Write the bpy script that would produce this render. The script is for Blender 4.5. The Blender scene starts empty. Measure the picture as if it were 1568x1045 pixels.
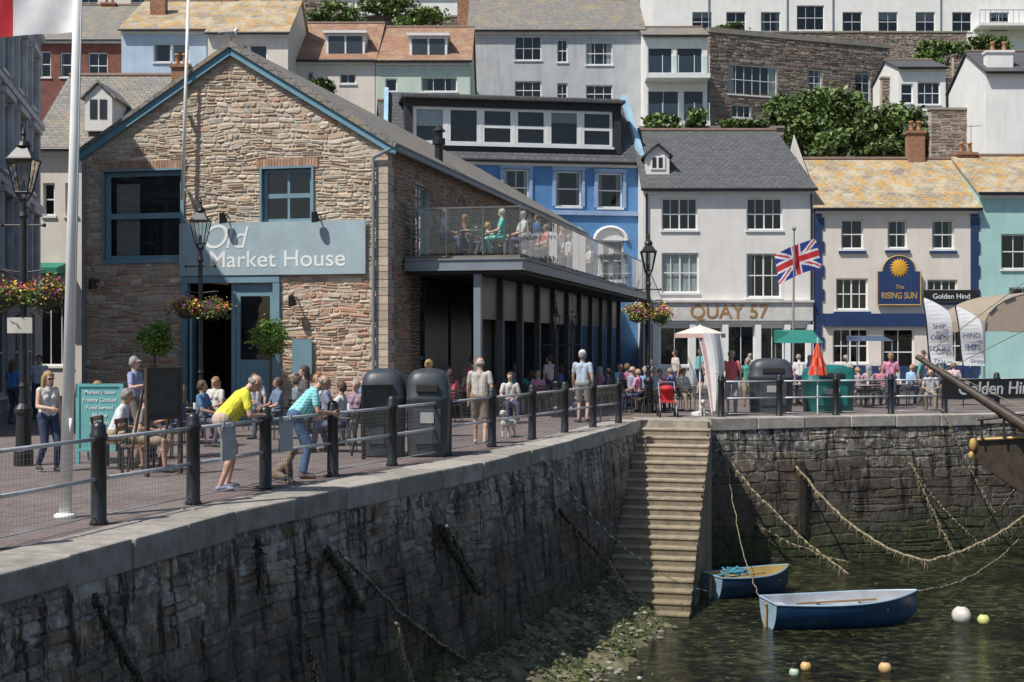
import bpy, bmesh, math, random
import numpy as np
from mathutils import Vector, Matrix
from mathutils import noise as mn
random.seed(11)
rnd=random.random; uni=random.uniform
sc=bpy.context.scene
COL=sc.collection
CAMZ=2.1
# surveyed positions: bearing (px of a 1568 wide plan view, focal 2000) + distance -> metres
def wx(px,d): return (px-784)/2000*d
def wz(py,d): return CAMZ-(py-522)/2000*d
# ------------------------------------------------------------------ materials
MATS={}
def newmat(name):
    m=bpy.data.materials.new(name); m.use_nodes=True
    return m,m.node_tree,m.node_tree.nodes['Principled BSDF']
def nd(nt,t,**k):
    n=nt.nodes.new(t)
    for a,v in k.items(): setattr(n,a,v)
    return n
def mix(nt,fac,a,b,blend='MIX'):
    n=nd(nt,'ShaderNodeMix',data_type='RGBA',blend_type=blend)
    for i,x in ((0,fac),(6,a),(7,b)):
        if isinstance(x,(int,float)): n.inputs[i].default_value=x
        elif isinstance(x,(tuple,list)): n.inputs[i].default_value=(x[0],x[1],x[2],1)
        else: nt.links.new(x,n.inputs[i])
    return n.outputs[2]
def noise(nt,vec,scale,detail=5,rough=.6):
    n=nd(nt,'ShaderNodeTexNoise'); n.inputs['Scale'].default_value=scale; n.inputs['Detail'].default_value=detail
    n.inputs['Roughness'].default_value=rough; nt.links.new(vec,n.inputs['Vector']); return n.outputs['Fac']
def ramp(nt,fac,a,b,ca=(0,0,0),cb=(1,1,1)):
    n=nd(nt,'ShaderNodeValToRGB'); e=n.color_ramp.elements
    e[0].position=a; e[0].color=(*ca,1); e[1].position=b; e[1].color=(*cb,1)
    nt.links.new(fac,n.inputs[0]); return n.outputs[0]
def mapping(nt,vec,s):
    n=nd(nt,'ShaderNodeMapping'); n.inputs['Scale'].default_value=s; nt.links.new(vec,n.inputs[0]); return n.outputs[0]
def bump(nt,b,h,strength,dist=.02):
    n=nd(nt,'ShaderNodeBump'); n.inputs['Strength'].default_value=strength; n.inputs['Distance'].default_value=dist
    nt.links.new(h,n.inputs['Height']); nt.links.new(n.outputs[0],b.inputs['Normal'])
def M(name,col=(.5,.5,.5),rough=.7,var=.2,scale=2.,bmp=.3,bscale=30,metal=0,col2=None,attr=False,streak=0):
    if name in MATS: return MATS[name]
    m,nt,b=newmat(name); tc=nd(nt,'ShaderNodeTexCoord').outputs['Object']
    n1=noise(nt,tc,scale)
    f=ramp(nt,n1,.35,.68)
    if attr:
        a=nd(nt,'ShaderNodeAttribute',attribute_name='Col').outputs['Color']
        c=mix(nt,f,a,mix(nt,1.,a,(1-var,1-var,1-var),'MULTIPLY'))
    else:
        d=tuple(x*(1-var) for x in col); l=col2 or tuple(min(x*(1+var*.6),.9) for x in col)
        c=mix(nt,f,d,l)
    if streak:
        n2=noise(nt,mapping(nt,tc,(2.2,2.2,.22)),1.5,6)
        c=mix(nt,ramp(nt,n2,.48,.8),c,mix(nt,1.,c,(1-streak,1-streak*1.03,1-streak*1.1),'MULTIPLY'))
    nt.links.new(c,b.inputs['Base Color'])
    b.inputs['Roughness'].default_value=rough; b.inputs['Metallic'].default_value=metal
    if bmp: bump(nt,b,noise(nt,tc,bscale,4),bmp,.01)
    MATS[name]=m; return m
def roofmat(name,c1,c2,lich=(.45,.27,.07),la=.6,lb=.75,w=.3,h=.22,lich2=None):
    if name in MATS: return MATS[name]
    m,nt,b=newmat(name); t=nd(nt,'ShaderNodeTexCoord'); uv=t.outputs['UV']; tc=t.outputs['Object']
    br=nd(nt,'ShaderNodeTexBrick'); br.inputs['Scale'].default_value=1; br.inputs['Brick Width'].default_value=w
    br.inputs['Row Height'].default_value=h; br.inputs['Mortar Size'].default_value=.012; br.inputs['Mortar Smooth'].default_value=.3
    br.inputs['Color1'].default_value=(*c1,1); br.inputs['Color2'].default_value=(*c2,1)
    br.inputs['Mortar'].default_value=(c1[0]*.35,c1[1]*.35,c1[2]*.35,1); nt.links.new(uv,br.inputs['Vector'])
    n1=noise(nt,tc,.9,8,.75); n2=noise(nt,tc,5,6,.7); n3=noise(nt,tc,1.7,8,.8)
    c=mix(nt,ramp(nt,n1,la,lb),br.outputs['Color'],lich)
    if lich2: c=mix(nt,ramp(nt,n3,.50,.58),c,lich2)
    c=mix(nt,ramp(nt,n2,.5,.8),c,mix(nt,1.,c,(.5,.5,.47),'MULTIPLY'))
    nt.links.new(c,b.inputs['Base Color']); b.inputs['Roughness'].default_value=.75
    s=nd(nt,'ShaderNodeMath',operation='ADD'); nt.links.new(br.outputs['Fac'],s.inputs[0]); nt.links.new(n2,s.inputs[1])
    bump(nt,b,s.outputs[0],.6,-.02)
    MATS[name]=m; return m
def quaymat():
    m,nt,b=newmat('quay_wall_stone'); t=nd(nt,'ShaderNodeTexCoord').outputs['Object']
    a=nd(nt,'ShaderNodeAttribute',attribute_name='Col').outputs['Color']
    z=nd(nt,'ShaderNodeSeparateXYZ'); nt.links.new(t,z.inputs[0]); z=z.outputs[2]
    n1=noise(nt,t,.9,8,.7); n2=noise(nt,mapping(nt,t,(2.6,2.6,.4)),1.6,7,.7); n3=noise(nt,t,6,7,.75); n4=noise(nt,t,1.7,7,.7)
    add=nd(nt,'ShaderNodeMath',operation='MULTIPLY_ADD'); nt.links.new(n1,add.inputs[0]); add.inputs[1].default_value=3.0; nt.links.new(z,add.inputs[2])
    mr=nd(nt,'ShaderNodeMapRange'); nt.links.new(add.outputs[0],mr.inputs[0]); mr.inputs[1].default_value=-.2; mr.inputs[2].default_value=1.1
    up=mr.outputs[0]
    low=mix(nt,ramp(nt,n3,.35,.7),(.030,.025,.019),(.105,.082,.06))
    c=mix(nt,up,mix(nt,.28,low,a),a)
    lime=nd(nt,'ShaderNodeMath',operation='MULTIPLY'); nt.links.new(up,lime.inputs[0]); nt.links.new(ramp(nt,n3,.50,.6),lime.inputs[1])
    c=mix(nt,lime.outputs[0],c,(.56,.54,.50))
    c=mix(nt,ramp(nt,n4,.5,.64),c,mix(nt,1.,c,(.5,.42,.34),'MULTIPLY'))
    c=mix(nt,ramp(nt,n2,.52,.60),c,mix(nt,1.,c,(.14,.13,.12),'MULTIPLY'))
    mr2=nd(nt,'ShaderNodeMapRange'); nt.links.new(add.outputs[0],mr2.inputs[0]); mr2.inputs[1].default_value=-.9; mr2.inputs[2].default_value=-1.9
    c=mix(nt,mr2.outputs[0],c,mix(nt,ramp(nt,n3,.4,.62),(.016,.017,.009),(.06,.075,.02)))
    nt.links.new(c,b.inputs['Base Color']); b.inputs['Roughness'].default_value=.75
    bump(nt,b,n3,1.,.06); return m
def glassmat(name,tint=(1,1,1),rough=.02,ior=1.45,extra=0.):
    m=bpy.data.materials.new(name); m.use_nodes=True; nt=m.node_tree; nt.nodes.clear()
    o=nd(nt,'ShaderNodeOutputMaterial'); tr=nd(nt,'ShaderNodeBsdfTransparent'); tr.inputs[0].default_value=(*tint,1)
    g=nd(nt,'ShaderNodeBsdfGlossy'); g.inputs['Roughness'].default_value=rough
    fr=nd(nt,'ShaderNodeFresnel'); fr.inputs[0].default_value=ior
    ad=nd(nt,'ShaderNodeMath',operation='ADD',use_clamp=True); ad.inputs[1].default_value=extra; nt.links.new(fr.outputs[0],ad.inputs[0])
    tcn=nd(nt,'ShaderNodeTexCoord').outputs['Object']; bp=nd(nt,'ShaderNodeBump'); bp.inputs['Strength'].default_value=.08; bp.inputs['Distance'].default_value=.05
    nt.links.new(noise(nt,tcn,2.5,2),bp.inputs['Height']); nt.links.new(bp.outputs[0],g.inputs['Normal'])
    mx=nd(nt,'ShaderNodeMixShader'); nt.links.new(ad.outputs[0],mx.inputs[0]); nt.links.new(tr.outputs[0],mx.inputs[1]); nt.links.new(g.outputs[0],mx.inputs[2])
    nt.links.new(mx.outputs[0],o.inputs[0]); return m
GLASS=glassmat('window_glass',(.7,.76,.78),extra=.03)
BALG=glassmat('balustrade_glass',(.86,.92,.91),extra=.03)
QUAY=quaymat()
STONE=M('rubble_stone',attr=True,var=.25,scale=9,bmp=.7,bscale=18,rough=.9)
MORTAR=M('lime_mortar',(.50,.43,.35),rough=.95,bmp=.6)
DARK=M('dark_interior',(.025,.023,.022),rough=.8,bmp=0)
WHITE=M('white_paint',(.78,.78,.76),rough=.45,var=.08,bmp=.05)
BLACK=M('black_paint',(.018,.018,.02),rough=.4,var=.3,bmp=.1)
TEAL=M('blue_grey_paint',(.17,.29,.35),rough=.5,var=.12,bmp=.1)
SIGNB=M('sign_board_paint',(.35,.45,.49),rough=.6,var=.1,streak=.15)
STEEL=M('grey_steel',(.20,.23,.26),rough=.45,var=.1,bmp=.1)
COLM=M('shaded_column_colour',(.05,.06,.072),rough=.5,var=.15,bmp=.1)  # column colour darkened to deepen the shade of the arcade
NAVY=M('navy_paint',(.02,.045,.13),rough=.45,var=.15)
BRICK=M('chimney_brick',(.33,.17,.10),rough=.9,var=.35,scale=6,bmp=.8)
SLATE=roofmat('slate_roof',(.085,.088,.095),(.12,.12,.125),(.22,.21,.19),.62,.8)
SLATE2=roofmat('weathered_slate_roof',(.20,.185,.17),(.26,.245,.22),(.36,.28,.15),.5,.72)
LICH=roofmat('lichen_slate_roof',(.27,.22,.17),(.37,.31,.24),(.48,.42,.30),.42,.58,lich2=(.50,.29,.075))
REDR=roofmat('lichen_tile_roof',(.27,.14,.10),(.33,.20,.15),(.40,.30,.19),.48,.64,lich2=(.36,.19,.09))
CURT=M('net_curtain',(.6,.6,.57),var=.2,scale=12,bmp=.1)
LEAF=M('leaves',attr=True,var=.3,scale=5,bmp=0,rough=.55)
PAINT=M('coloured_cloth',attr=True,var=.12,scale=6,bmp=.2,rough=.8)
ROPE=M('rope',(.30,.25,.16),var=.5,scale=14,bmp=.8,bscale=80,rough=.95)
WEED=M('wet_seaweed',(.03,.028,.012),var=.5,scale=8,bmp=.6,rough=.5)
CONC=M('granite_coping',attr=True,var=.35,scale=4,bmp=.9,bscale=30,rough=.9,streak=.3)
STEPM=M('stair_stone',attr=True,var=.4,scale=4,bmp=.9,bscale=25,rough=.9,streak=.25)
# ------------------------------------------------------------------ geometry helpers
class Geo:
    def __init__(s): s.v=[];s.f=[];s.c=[];s.col=(.5,.5,.5,1)
    def av(s,pts):
        i=len(s.v); s.v+=[tuple(p) for p in pts]; s.c+=[s.col]*len(pts); return i
    def poly(s,*pts):
        i=s.av(pts); s.f.append(tuple(range(i,i+len(pts))))
    def hexa(s,p):
        i=s.av(p)
        for q in ((0,3,2,1),(4,5,6,7),(0,1,5,4),(1,2,6,5),(2,3,7,6),(3,0,4,7)): s.f.append(tuple(i+k for k in q))
    def box(s,cx,cy,cz,sx,sy,sz,rot=0):
        c,n=math.cos(rot),math.sin(rot); P=[]
        for z in (-sz/2,sz/2):
            for x,y in ((-1,-1),(1,-1),(1,1),(-1,1)):
                x*=sx/2;y*=sy/2; P.append((cx+x*c-y*n,cy+x*n+y*c,cz+z))
        s.hexa(P)
    def fbox(s,F,u0,u1,v0,v1,w0,w1):
        s.hexa([F.pt(u0,v0,w1),F.pt(u1,v0,w1),F.pt(u1,v0,w0),F.pt(u0,v0,w0),F.pt(u0,v1,w1),F.pt(u1,v1,w1),F.pt(u1,v1,w0),F.pt(u0,v1,w0)])
    def beam(s,p0,p1,w,h,up=(0,0,1)):
        p0=Vector(p0);p1=Vector(p1);t=(p1-p0).normalized();r=t.cross(Vector(up)).normalized();q=r.cross(t)
        P=[]
        for p in (p0,p1):
            for a,b in ((-1,-1),(1,-1),(1,1),(-1,1)): P.append(p+r*a*w/2+q*b*h/2)
        s.hexa(P)
    def tube(s,p0,p1,r0,r1=None,n=8,cap=True):
        if r1 is None: r1=r0
        p0=Vector(p0);p1=Vector(p1);t=p1-p0
        if t.length<1e-6: return
        t.normalize(); a=Vector((0,0,1)) if abs(t.z)<.9 else Vector((1,0,0))
        r=t.cross(a).normalized(); q=t.cross(r)
        P=[p0+(r*math.cos(6.2832*k/n)+q*math.sin(6.2832*k/n))*r0 for k in range(n)]+[p1+(r*math.cos(6.2832*k/n)+q*math.sin(6.2832*k/n))*r1 for k in range(n)]
        i=s.av(P)
        for k in range(n): j=(k+1)%n; s.f.append((i+k,i+j,i+n+j,i+n+k))
        if cap: s.f.append(tuple(i+k for k in range(n))[::-1]); s.f.append(tuple(i+n+k for k in range(n)))
    def path(s,pts,r,n=6):
        for a,b in zip(pts[:-1],pts[1:]): s.tube(a,b,r,r,n)
    def sph(s,c,r,nu=12,nv=8):
        if isinstance(r,(int,float)): r=(r,r,r)
        P=[(c[0],c[1],c[2]-r[2])]
        for j in range(1,nv):
            t=math.pi*j/nv-math.pi/2
            for k in range(nu):
                a=6.28319*k/nu; P.append((c[0]+r[0]*math.cos(t)*math.cos(a),c[1]+r[1]*math.cos(t)*math.sin(a),c[2]+r[2]*math.sin(t)))
        P.append((c[0],c[1],c[2]+r[2])); i=s.av(P)
        for k in range(nu): s.f.append((i,i+1+(k+1)%nu,i+1+k))
        for j in range(nv-2):
            for k in range(nu):
                a=i+1+j*nu; s.f.append((a+k,a+(k+1)%nu,a+nu+(k+1)%nu,a+nu+k))
        a=i+1+(nv-2)*nu; t=len(s.v)-1
        for k in range(nu): s.f.append((a+k,a+(k+1)%nu,t))
    def lathe(s,prof,c,n=16,sq=None):
        P=[]
        for r,z in prof:
            for k in range(n):
                a=6.28319*(k+.5)/n; ca,sa=math.cos(a),math.sin(a)
                if sq:
                    e=sq[2]; ca=math.copysign(abs(ca)**e,ca)*sq[0]; sa=math.copysign(abs(sa)**e,sa)*sq[1]
                P.append((c[0]+r*ca,c[1]+r*sa,c[2]+z))
        i=s.av(P)
        for j in range(len(prof)-1):
            for k in range(n):
                a=i+j*n; s.f.append((a+k,a+(k+1)%n,a+n+(k+1)%n,a+n+k))
        s.f.append(tuple(i+k for k in range(n))[::-1]); a=i+(len(prof)-1)*n; s.f.append(tuple(a+k for k in range(n)))
    def obj(s,name,mat,parent=None,smooth=False,uv=False,bev=0):
        if not s.v: return None
        me=bpy.data.meshes.new(name); me.from_pydata(s.v,[],s.f); me.materials.append(mat)
        a=me.color_attributes.new('Col','FLOAT_COLOR','POINT'); a.data.foreach_set('color',np.array(s.c,dtype=np.float32).ravel())
        if smooth: me.polygons.foreach_set('use_smooth',[True]*len(me.polygons))
        bm=bmesh.new(); bm.from_mesh(me); bmesh.ops.recalc_face_normals(bm,faces=bm.faces); bm.to_mesh(me); bm.free()
        if uv:
            L=me.uv_layers.new(name='UVMap'); 
            for p in me.polygons:
                n=p.normal
                if n.z<0: n=-n
                t=Vector((1,0,0)) if abs(n.z)>.98 else Vector((0,0,1)).cross(n).normalized()
                b=n.cross(t)
                for li in p.loop_indices:
                    co=me.vertices[me.loops[li].vertex_index].co; L.data[li].uv=(co.dot(t),co.dot(b))
        o=bpy.data.objects.new(name,me); COL.objects.link(o)
        if bev:
            md=o.modifiers.new('bevel','BEVEL'); md.width=bev; md.segments=2; md.limit_method='ANGLE'
        if parent: o.parent=parent
        return o
def empty(name,loc=(0,0,0)):
    e=bpy.data.objects.new(name,None); e.empty_display_size=.3; COL.objects.link(e); return e
class Fac:
    def __init__(s,P0,P1,batter=0):
        s.p=Vector((P0[0],P0[1],0)); d=Vector((P1[0]-P0[0],P1[1]-P0[1],0)); s.L=d.length; s.d=d.normalized(); s.n=Vector((s.d.y,-s.d.x,0)); s.b=batter
    def pt(s,u,v,w=0):
        q=s.p+s.d*u+s.n*(w-s.b*v); q.z=v; return q
    def u(s,px):
        k=(px-784)/2000; return (k*s.p.y-s.p.x)/(s.d.x-k*s.d.y)
    def r(s,x0,y0,x1,y1):
        a,b=s.u(x0),s.u(x1); d=s.p.y+s.d.y*(a+b)/2
        return (a,wz(y1,d),b,wz(y0,d))
def wall(g,F,u0,u1,v0,v1,holes,rev=.4,w=0):
    us=sorted({u0,u1}|{min(max(h[i],u0),u1) for h in holes for i in (0,2)})
    vs=sorted({v0,v1}|{min(max(h[i],v0),v1) for h in holes for i in (1,3)})
    for a,b in zip(us[:-1],us[1:]):
        for c,d in zip(vs[:-1],vs[1:]):
            if b-a<1e-4 or d-c<1e-4: continue
            mu,mv=(a+b)/2,(c+d)/2
            if any(h[0]<mu<h[2] and h[1]<mv<h[3] for h in holes): continue
            g.poly(F.pt(a,c,w),F.pt(b,c,w),F.pt(b,d,w),F.pt(a,d,w))
    for h in holes:
        a,c,b,d=h
        g.poly(F.pt(a,c,w),F.pt(a,c,-rev),F.pt(a,d,-rev),F.pt(a,d,w)); g.poly(F.pt(b,c,w),F.pt(b,c,-rev),F.pt(b,d,-rev),F.pt(b,d,w))
        g.poly(F.pt(a,d,w),F.pt(b,d,w),F.pt(b,d,-rev),F.pt(a,d,-rev)); g.poly(F.pt(a,c,w),F.pt(b,c,w),F.pt(b,c,-rev),F.pt(a,c,-rev))
def rubble(g,F,u0,u1,v0,v1,holes,pal,h=(.07,.14),l=(.14,.42),gap=.018,prot=(.02,.06),topf=None,warp=.025,split=.18,jit=.008,lens=False):
    v=v0; row=0
    ph=uni(0,9)
    def W(u,vv): return warp*math.sin(u*1.7+ph+vv*2.3)+warp*.6*math.sin(u*4.1+vv*5+ph)
    while v<v1:
        hh=uni(*h); vt=min(v+hh,v1)
        iv=[(u0,u1)]
        for H in holes:
            if H[1]<vt-hh*.3 and H[3]>v+hh*.3:
                n=[]
                for a,b in iv:
                    if H[2]<=a or H[0]>=b: n.append((a,b)); continue
                    if H[0]>a: n.append((a,H[0]))
                    if H[2]<b: n.append((H[2],b))
                iv=n
        for a,b in iv:
            u=a
            while u<b-.03:
                ll=uni(*l)*(uni(.6,1.5) if lens else 1); e=u+ll
                if b-e<l[0]*.7: e=b
                parts=[(u,e,v,vt)]
                if rnd()<split and vt-v>h[0]*1.2: m=v+(vt-v)*uni(.35,.65); parts=[(u,e,v,m),(u,e,m,vt)]
                for (p,q,c,d) in parts:
                    if topf and topf((p+q)/2)<d: continue
                    t=random.choice(pal((p+q)/2,(c+d)/2)) if callable(pal) else random.choice(pal)
                    k=uni(.78,1.15); g.col=(t[0]*k,t[1]*k,t[2]*k,1)
                    G=gap/2; pr=uni(*prot); ch=min(.025,(d-c)*.2)
                    j=lambda s=jit:uni(-s,s)
                    cu=min(.3*(q-p),.35*(d-c))*uni(.3,.9); cv=cu*uni(.5,.9)
                    base=[(p+cu,c),(q-cu,c),(q,c+cv),(q,d-cv),(q-cu,d),(p+cu,d),(p,d-cv),(p,c+cv)]
                    mx,my=(p+q)/2,(c+d)/2
                    def ins(pt,m): return (pt[0]+(m if pt[0]<mx else -m),pt[1]+(m if pt[1]<my else -m))
                    bk=[ins(x,G) for x in base]; fr=[ins(x,G+ch) for x in base]
                    fr=[(x+j(),y+j()) for x,y in fr]
                    P=[F.pt(x,y+W(x,y),0.001) for x,y in bk]+[F.pt(x,y+W(x,y),pr+j(.01)) for x,y in fr]
                    i=g.av(P); g.f.append(tuple(i+8+x for x in range(8)))
                    for z in range(8): g.f.append((i+z,i+(z+1)%8,i+8+(z+1)%8,i+8+z))
                u=e
        v=vt
class Parts(dict):
    def __missing__(s,k): s[k]=Geo(); return s[k]
def window(P,F,h,cols=2,rows=2,rec=.1,fw=.07,bar=.03,mid=True,curt=None,sill=True,back=.38):
    a,c,b,d=h; fr=P['window_frames']
    w0,w1=-rec-.05,-rec
    fr.fbox(F,a,a+fw,c,d,w0,w1); fr.fbox(F,b-fw,b,c,d,w0,w1)
    fr.fbox(F,a+fw,b-fw,c,c+fw,w0,w1-.002); fr.fbox(F,a+fw,b-fw,d-fw,d,w0,w1-.002)
    for i in range(1,cols):
        x=a+(b-a)*i/cols; t=bar*(2.2 if cols==4 and i==2 else 1); fr.fbox(F,x-t/2,x+t/2,c+fw,d-fw,w0+.01,w1-.01)
    for i in range(1,rows):
        y=c+(d-c)*i/rows; t=bar*1.7 if (mid and i==rows//2) else bar
        fr.fbox(F,a+fw,b-fw,y-t/2,y+t/2,w0+.012,w1-.006)
    P['window_glass'].poly(F.pt(a,c,w0+.02),F.pt(b,c,w0+.02),F.pt(b,d,w0+.02),F.pt(a,d,w0+.02))
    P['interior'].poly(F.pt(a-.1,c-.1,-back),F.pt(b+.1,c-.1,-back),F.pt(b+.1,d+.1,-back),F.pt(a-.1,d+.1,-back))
    if curt is None: curt=random.choice([0,0,1,1,2])
    if curt==1:
        k=(b-a)*uni(.12,.25)
        for s0,s1 in ((a,a+k),(b-k,b)):
            n=5
            for i in range(n):
                x0=s0+(s1-s0)*i/n; x1=s0+(s1-s0)*(i+1)/n
                P['curtains'].poly(F.pt(x0,c,-rec-.10-.03*(i%2)),F.pt(x1,c,-rec-.10-.03*((i+1)%2)),F.pt(x1,d,-rec-.10-.03*((i+1)%2)),F.pt(x0,d,-rec-.10-.03*(i%2)))
    elif curt==2:
        y=c+(d-c)*uni(.45,.75); P['curtains'].poly(F.pt(a,y,-rec-.11),F.pt(b,y,-rec-.11),F.pt(b,d,-rec-.11),F.pt(a,d,-rec-.11))
    elif curt==3: P['curtains'].poly(F.pt(a,c,-rec-.11),F.pt(b,c,-rec-.11),F.pt(b,d,-rec-.11),F.pt(a,d,-rec-.11))
    if sill: P['sills'].fbox(F,a-.06,b+.06,c-.09,c-.002,-.05,.07)
def chim(P,x,y,z0,z1,w=.9,t=.55,pots=2,mat='chimneys'):
    g=P[mat]; g.box(x,y,(z0+z1)/2,w,t,z1-z0); g.box(x,y,z1+.06,w+.14,t+.14,.12)
    for i in range(pots):
        px=x+(i-(pots-1)/2)*w/max(pots,1)*.9
        P['chimney_pots'].lathe([(.13,0),(.11,.1),(.09,.4),(.12,.42),(.12,.5)],(px,y,z1+.12),10)
    if rnd()<.6:
        A=P['aerials']; A.tube((x+w*.3,y,z1),(x+w*.3,y,z1+1.5),.018,n=5); A.tube((x+w*.3-.5,y,z1+1.4),(x+w*.3+.5,y,z1+1.45),.012,n=4)
        for k in range(6): A.tube((x+w*.3-.45+.18*k,y-.22,z1+1.4+.01*k),(x+w*.3-.45+.18*k,y+.22,z1+1.4+.01*k),.008,n=4)
def finish(P,name,mats,uvs=('roof',)):
    e=empty(name)
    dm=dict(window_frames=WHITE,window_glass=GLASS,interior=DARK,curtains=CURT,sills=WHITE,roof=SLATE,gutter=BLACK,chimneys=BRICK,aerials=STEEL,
        chimney_pots=M('terracotta',(.42,.2,.11)),trim=WHITE,stones=STONE,signs=NAVY,door=TEAL,bands=WHITE)
    dm.update(mats)
    for k,g in P.items(): g.obj(k,dm.get(k,WHITE),e,uv=k.startswith('roof'),smooth=(k=='chimney_pots'))
    return e
def text(s,F,u,v,size,mat,parent,w=.01,shear=0,sx=1,name='lettering',ext=.004,align='CENTER',off=.004):
    c=bpy.data.curves.new(name,'FONT'); c.body=s; c.size=size; c.align_x=align; c.align_y='CENTER'; c.extrude=ext; c.shear=shear; c.offset=off*size
    c.materials.append(mat); o=bpy.data.objects.new(name,c); COL.objects.link(o)
    p=F.pt(u,v,w); m=Matrix(((F.d.x*sx,0,F.n.x,p.x),(F.d.y*sx,0,F.n.y,p.y),(0,1,0,p.z),(0,0,0,1))); o.matrix_world=m
    if parent: o.parent=parent
    return o
def leafy(g,c,rad,n,leaf,pal,clumps=14,tight=.33):
    cs=[]
    for _ in range(clumps):
        while True:
            p=Vector((uni(-1,1),uni(-1,1),uni(-1,1)))
            if p.length<1: break
        p=p.normalized()*p.length**.4
        cs.append((p*.78,uni(.55,1.35)))
    for _ in range(n):
        q,k=random.choice(cs)
        o=Vector((random.gauss(0,tight),random.gauss(0,tight),random.gauss(0,tight)))*.8+q
        P=Vector((c[0]+o.x*rad[0],c[1]+o.y*rad[1],c[2]+o.z*rad[2]))
        a=Vector((uni(-1,1),uni(-1,1),uni(-.6,1))).normalized(); b=a.cross(Vector((uni(-1,1),uni(-1,1),uni(-1,1)))).normalized()
        s=leaf*uni(.6,1.3); t=random.choice(pal); kk=k*uni(.8,1.2); g.col=(t[0]*kk,t[1]*kk,t[2]*kk,1)
        g.poly(P-a*s,P+b*s*.5,P+a*s,P-b*s*.5)
GREEN=[(.10,.17,.035),(.13,.21,.05),(.08,.13,.03),(.16,.21,.06)]
# ------------------------------------------------------------------ ground, water, quay
E=[(-9,3),(-6.5,7),(-5.2,10),(-4.35,12.7),(-3.45,16),(-2.4,18.6),(-.55,22.6),(1.2,27.5),(3.35,34.6)]
SR=(5.3,35.2); RW=[SR,(14.9,38.0),(45,46.5)]
g=Geo(); g.poly((-3000,-3000,-5),(3000,-3000,-5),(3000,3000,-5),(-3000,3000,-5)); g.obj('ground',M('harbour_bed_mud',(.06,.06,.03)))
m,nt,b=newmat('pavement_blocks'); t=nd(nt,'ShaderNodeTexCoord').outputs['Object']
br=nd(nt,'ShaderNodeTexBrick'); nt.links.new(t,br.inputs['Vector']); br.inputs['Scale'].default_value=1; br.inputs['Brick Width'].default_value=.22; br.inputs['Row Height'].default_value=.11
br.inputs['Mortar Size'].default_value=.006; br.inputs['Color1'].default_value=(.19,.145,.135,1); br.inputs['Color2'].default_value=(.15,.115,.11,1); br.inputs['Mortar'].default_value=(.06,.05,.045,1)
c=mix(nt,ramp(nt,noise(nt,t,.7,7,.7),.45,.7),br.outputs['Color'],(.21,.185,.17)); c=mix(nt,ramp(nt,noise(nt,t,4,6,.7),.55,.75),c,(.08,.07,.065))
nt.links.new(c,b.inputs['Base Color']); b.inputs['Roughness'].default_value=.85; bump(nt,b,br.outputs['Fac'],.3,-.01); PAVE=m
g=Geo(); pts=[(x,y,0) for x,y in E]+[(x,y,0) for x,y in RW]+[(160,60,0),(160,420,0),(-160,420,0),(-160,3,0)]; g.poly(*pts); g.obj('quay_pavement',PAVE)
g=Geo(); g.poly((-60,47,.004),(60,47,.004),(60,57.5,.004),(-60,57.5,.004)); g.obj('road',M('asphalt',(.05,.05,.052),bmp=.6,bscale=80))
g=Geo(); g.box(0,58.6,.06,120,1.9,.12); g.obj('far_pavement_kerb',M('kerb_concrete',(.3,.29,.27)))
# water
m,nt,b=newmat('harbour_water'); t=nd(nt,'ShaderNodeTexCoord').outputs['Object']
n1=noise(nt,mapping(nt,t,(1,2.0,1)),1.2,7,.7); n2=noise(nt,mapping(nt,t,(1,1.8,1)),6,4,.6); n3=noise(nt,mapping(nt,t,(1,1.5,1)),2.8,9,.8); n4=noise(nt,t,.5,5,.6)
c=mix(nt,ramp(nt,n3,.48,.60),(.012,.014,.006),(.10,.105,.045)); c=mix(nt,ramp(nt,n4,.42,.62),c,mix(nt,1.,c,(.3,.3,.27),'MULTIPLY')); nt.links.new(c,b.inputs['Base Color'])
b.inputs['Roughness'].default_value=.05; b.inputs['IOR'].default_value=1.38
s=nd(nt,'ShaderNodeMath',operation='MULTIPLY_ADD'); nt.links.new(n2,s.inputs[0]); s.inputs[1].default_value=.6; nt.links.new(n1,s.inputs[2]); bump(nt,b,s.outputs[0],1.,.2)
g=Geo(); g.poly((-400,-600,-3.9),(400,-600,-3.9),(400,60,-3.9),(-400,60,-3.9)); g.obj('harbour_water',m)
# floating weed scraps
g=Geo()
for _ in range(2600):
    x=uni(0,18); y=uni(21,38)
    if mn.noise(Vector((x*.5,y*.9,3)))<.02: continue
    q=Vector((x,y,-3.893)); a=Vector((uni(-1,1),uni(-.5,.5),0)).normalized(); b_=Vector((-a.y,a.x,0)); r=uni(.03,.13); k=uni(.5,1.2); g.col=(.10*k,.10*k,.03*k,1)
    g.poly(q-a*r,q+b_*r*.3,q+a*r,q-b_*r*.25)
g.obj('floating_weed',LEAF)
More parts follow.
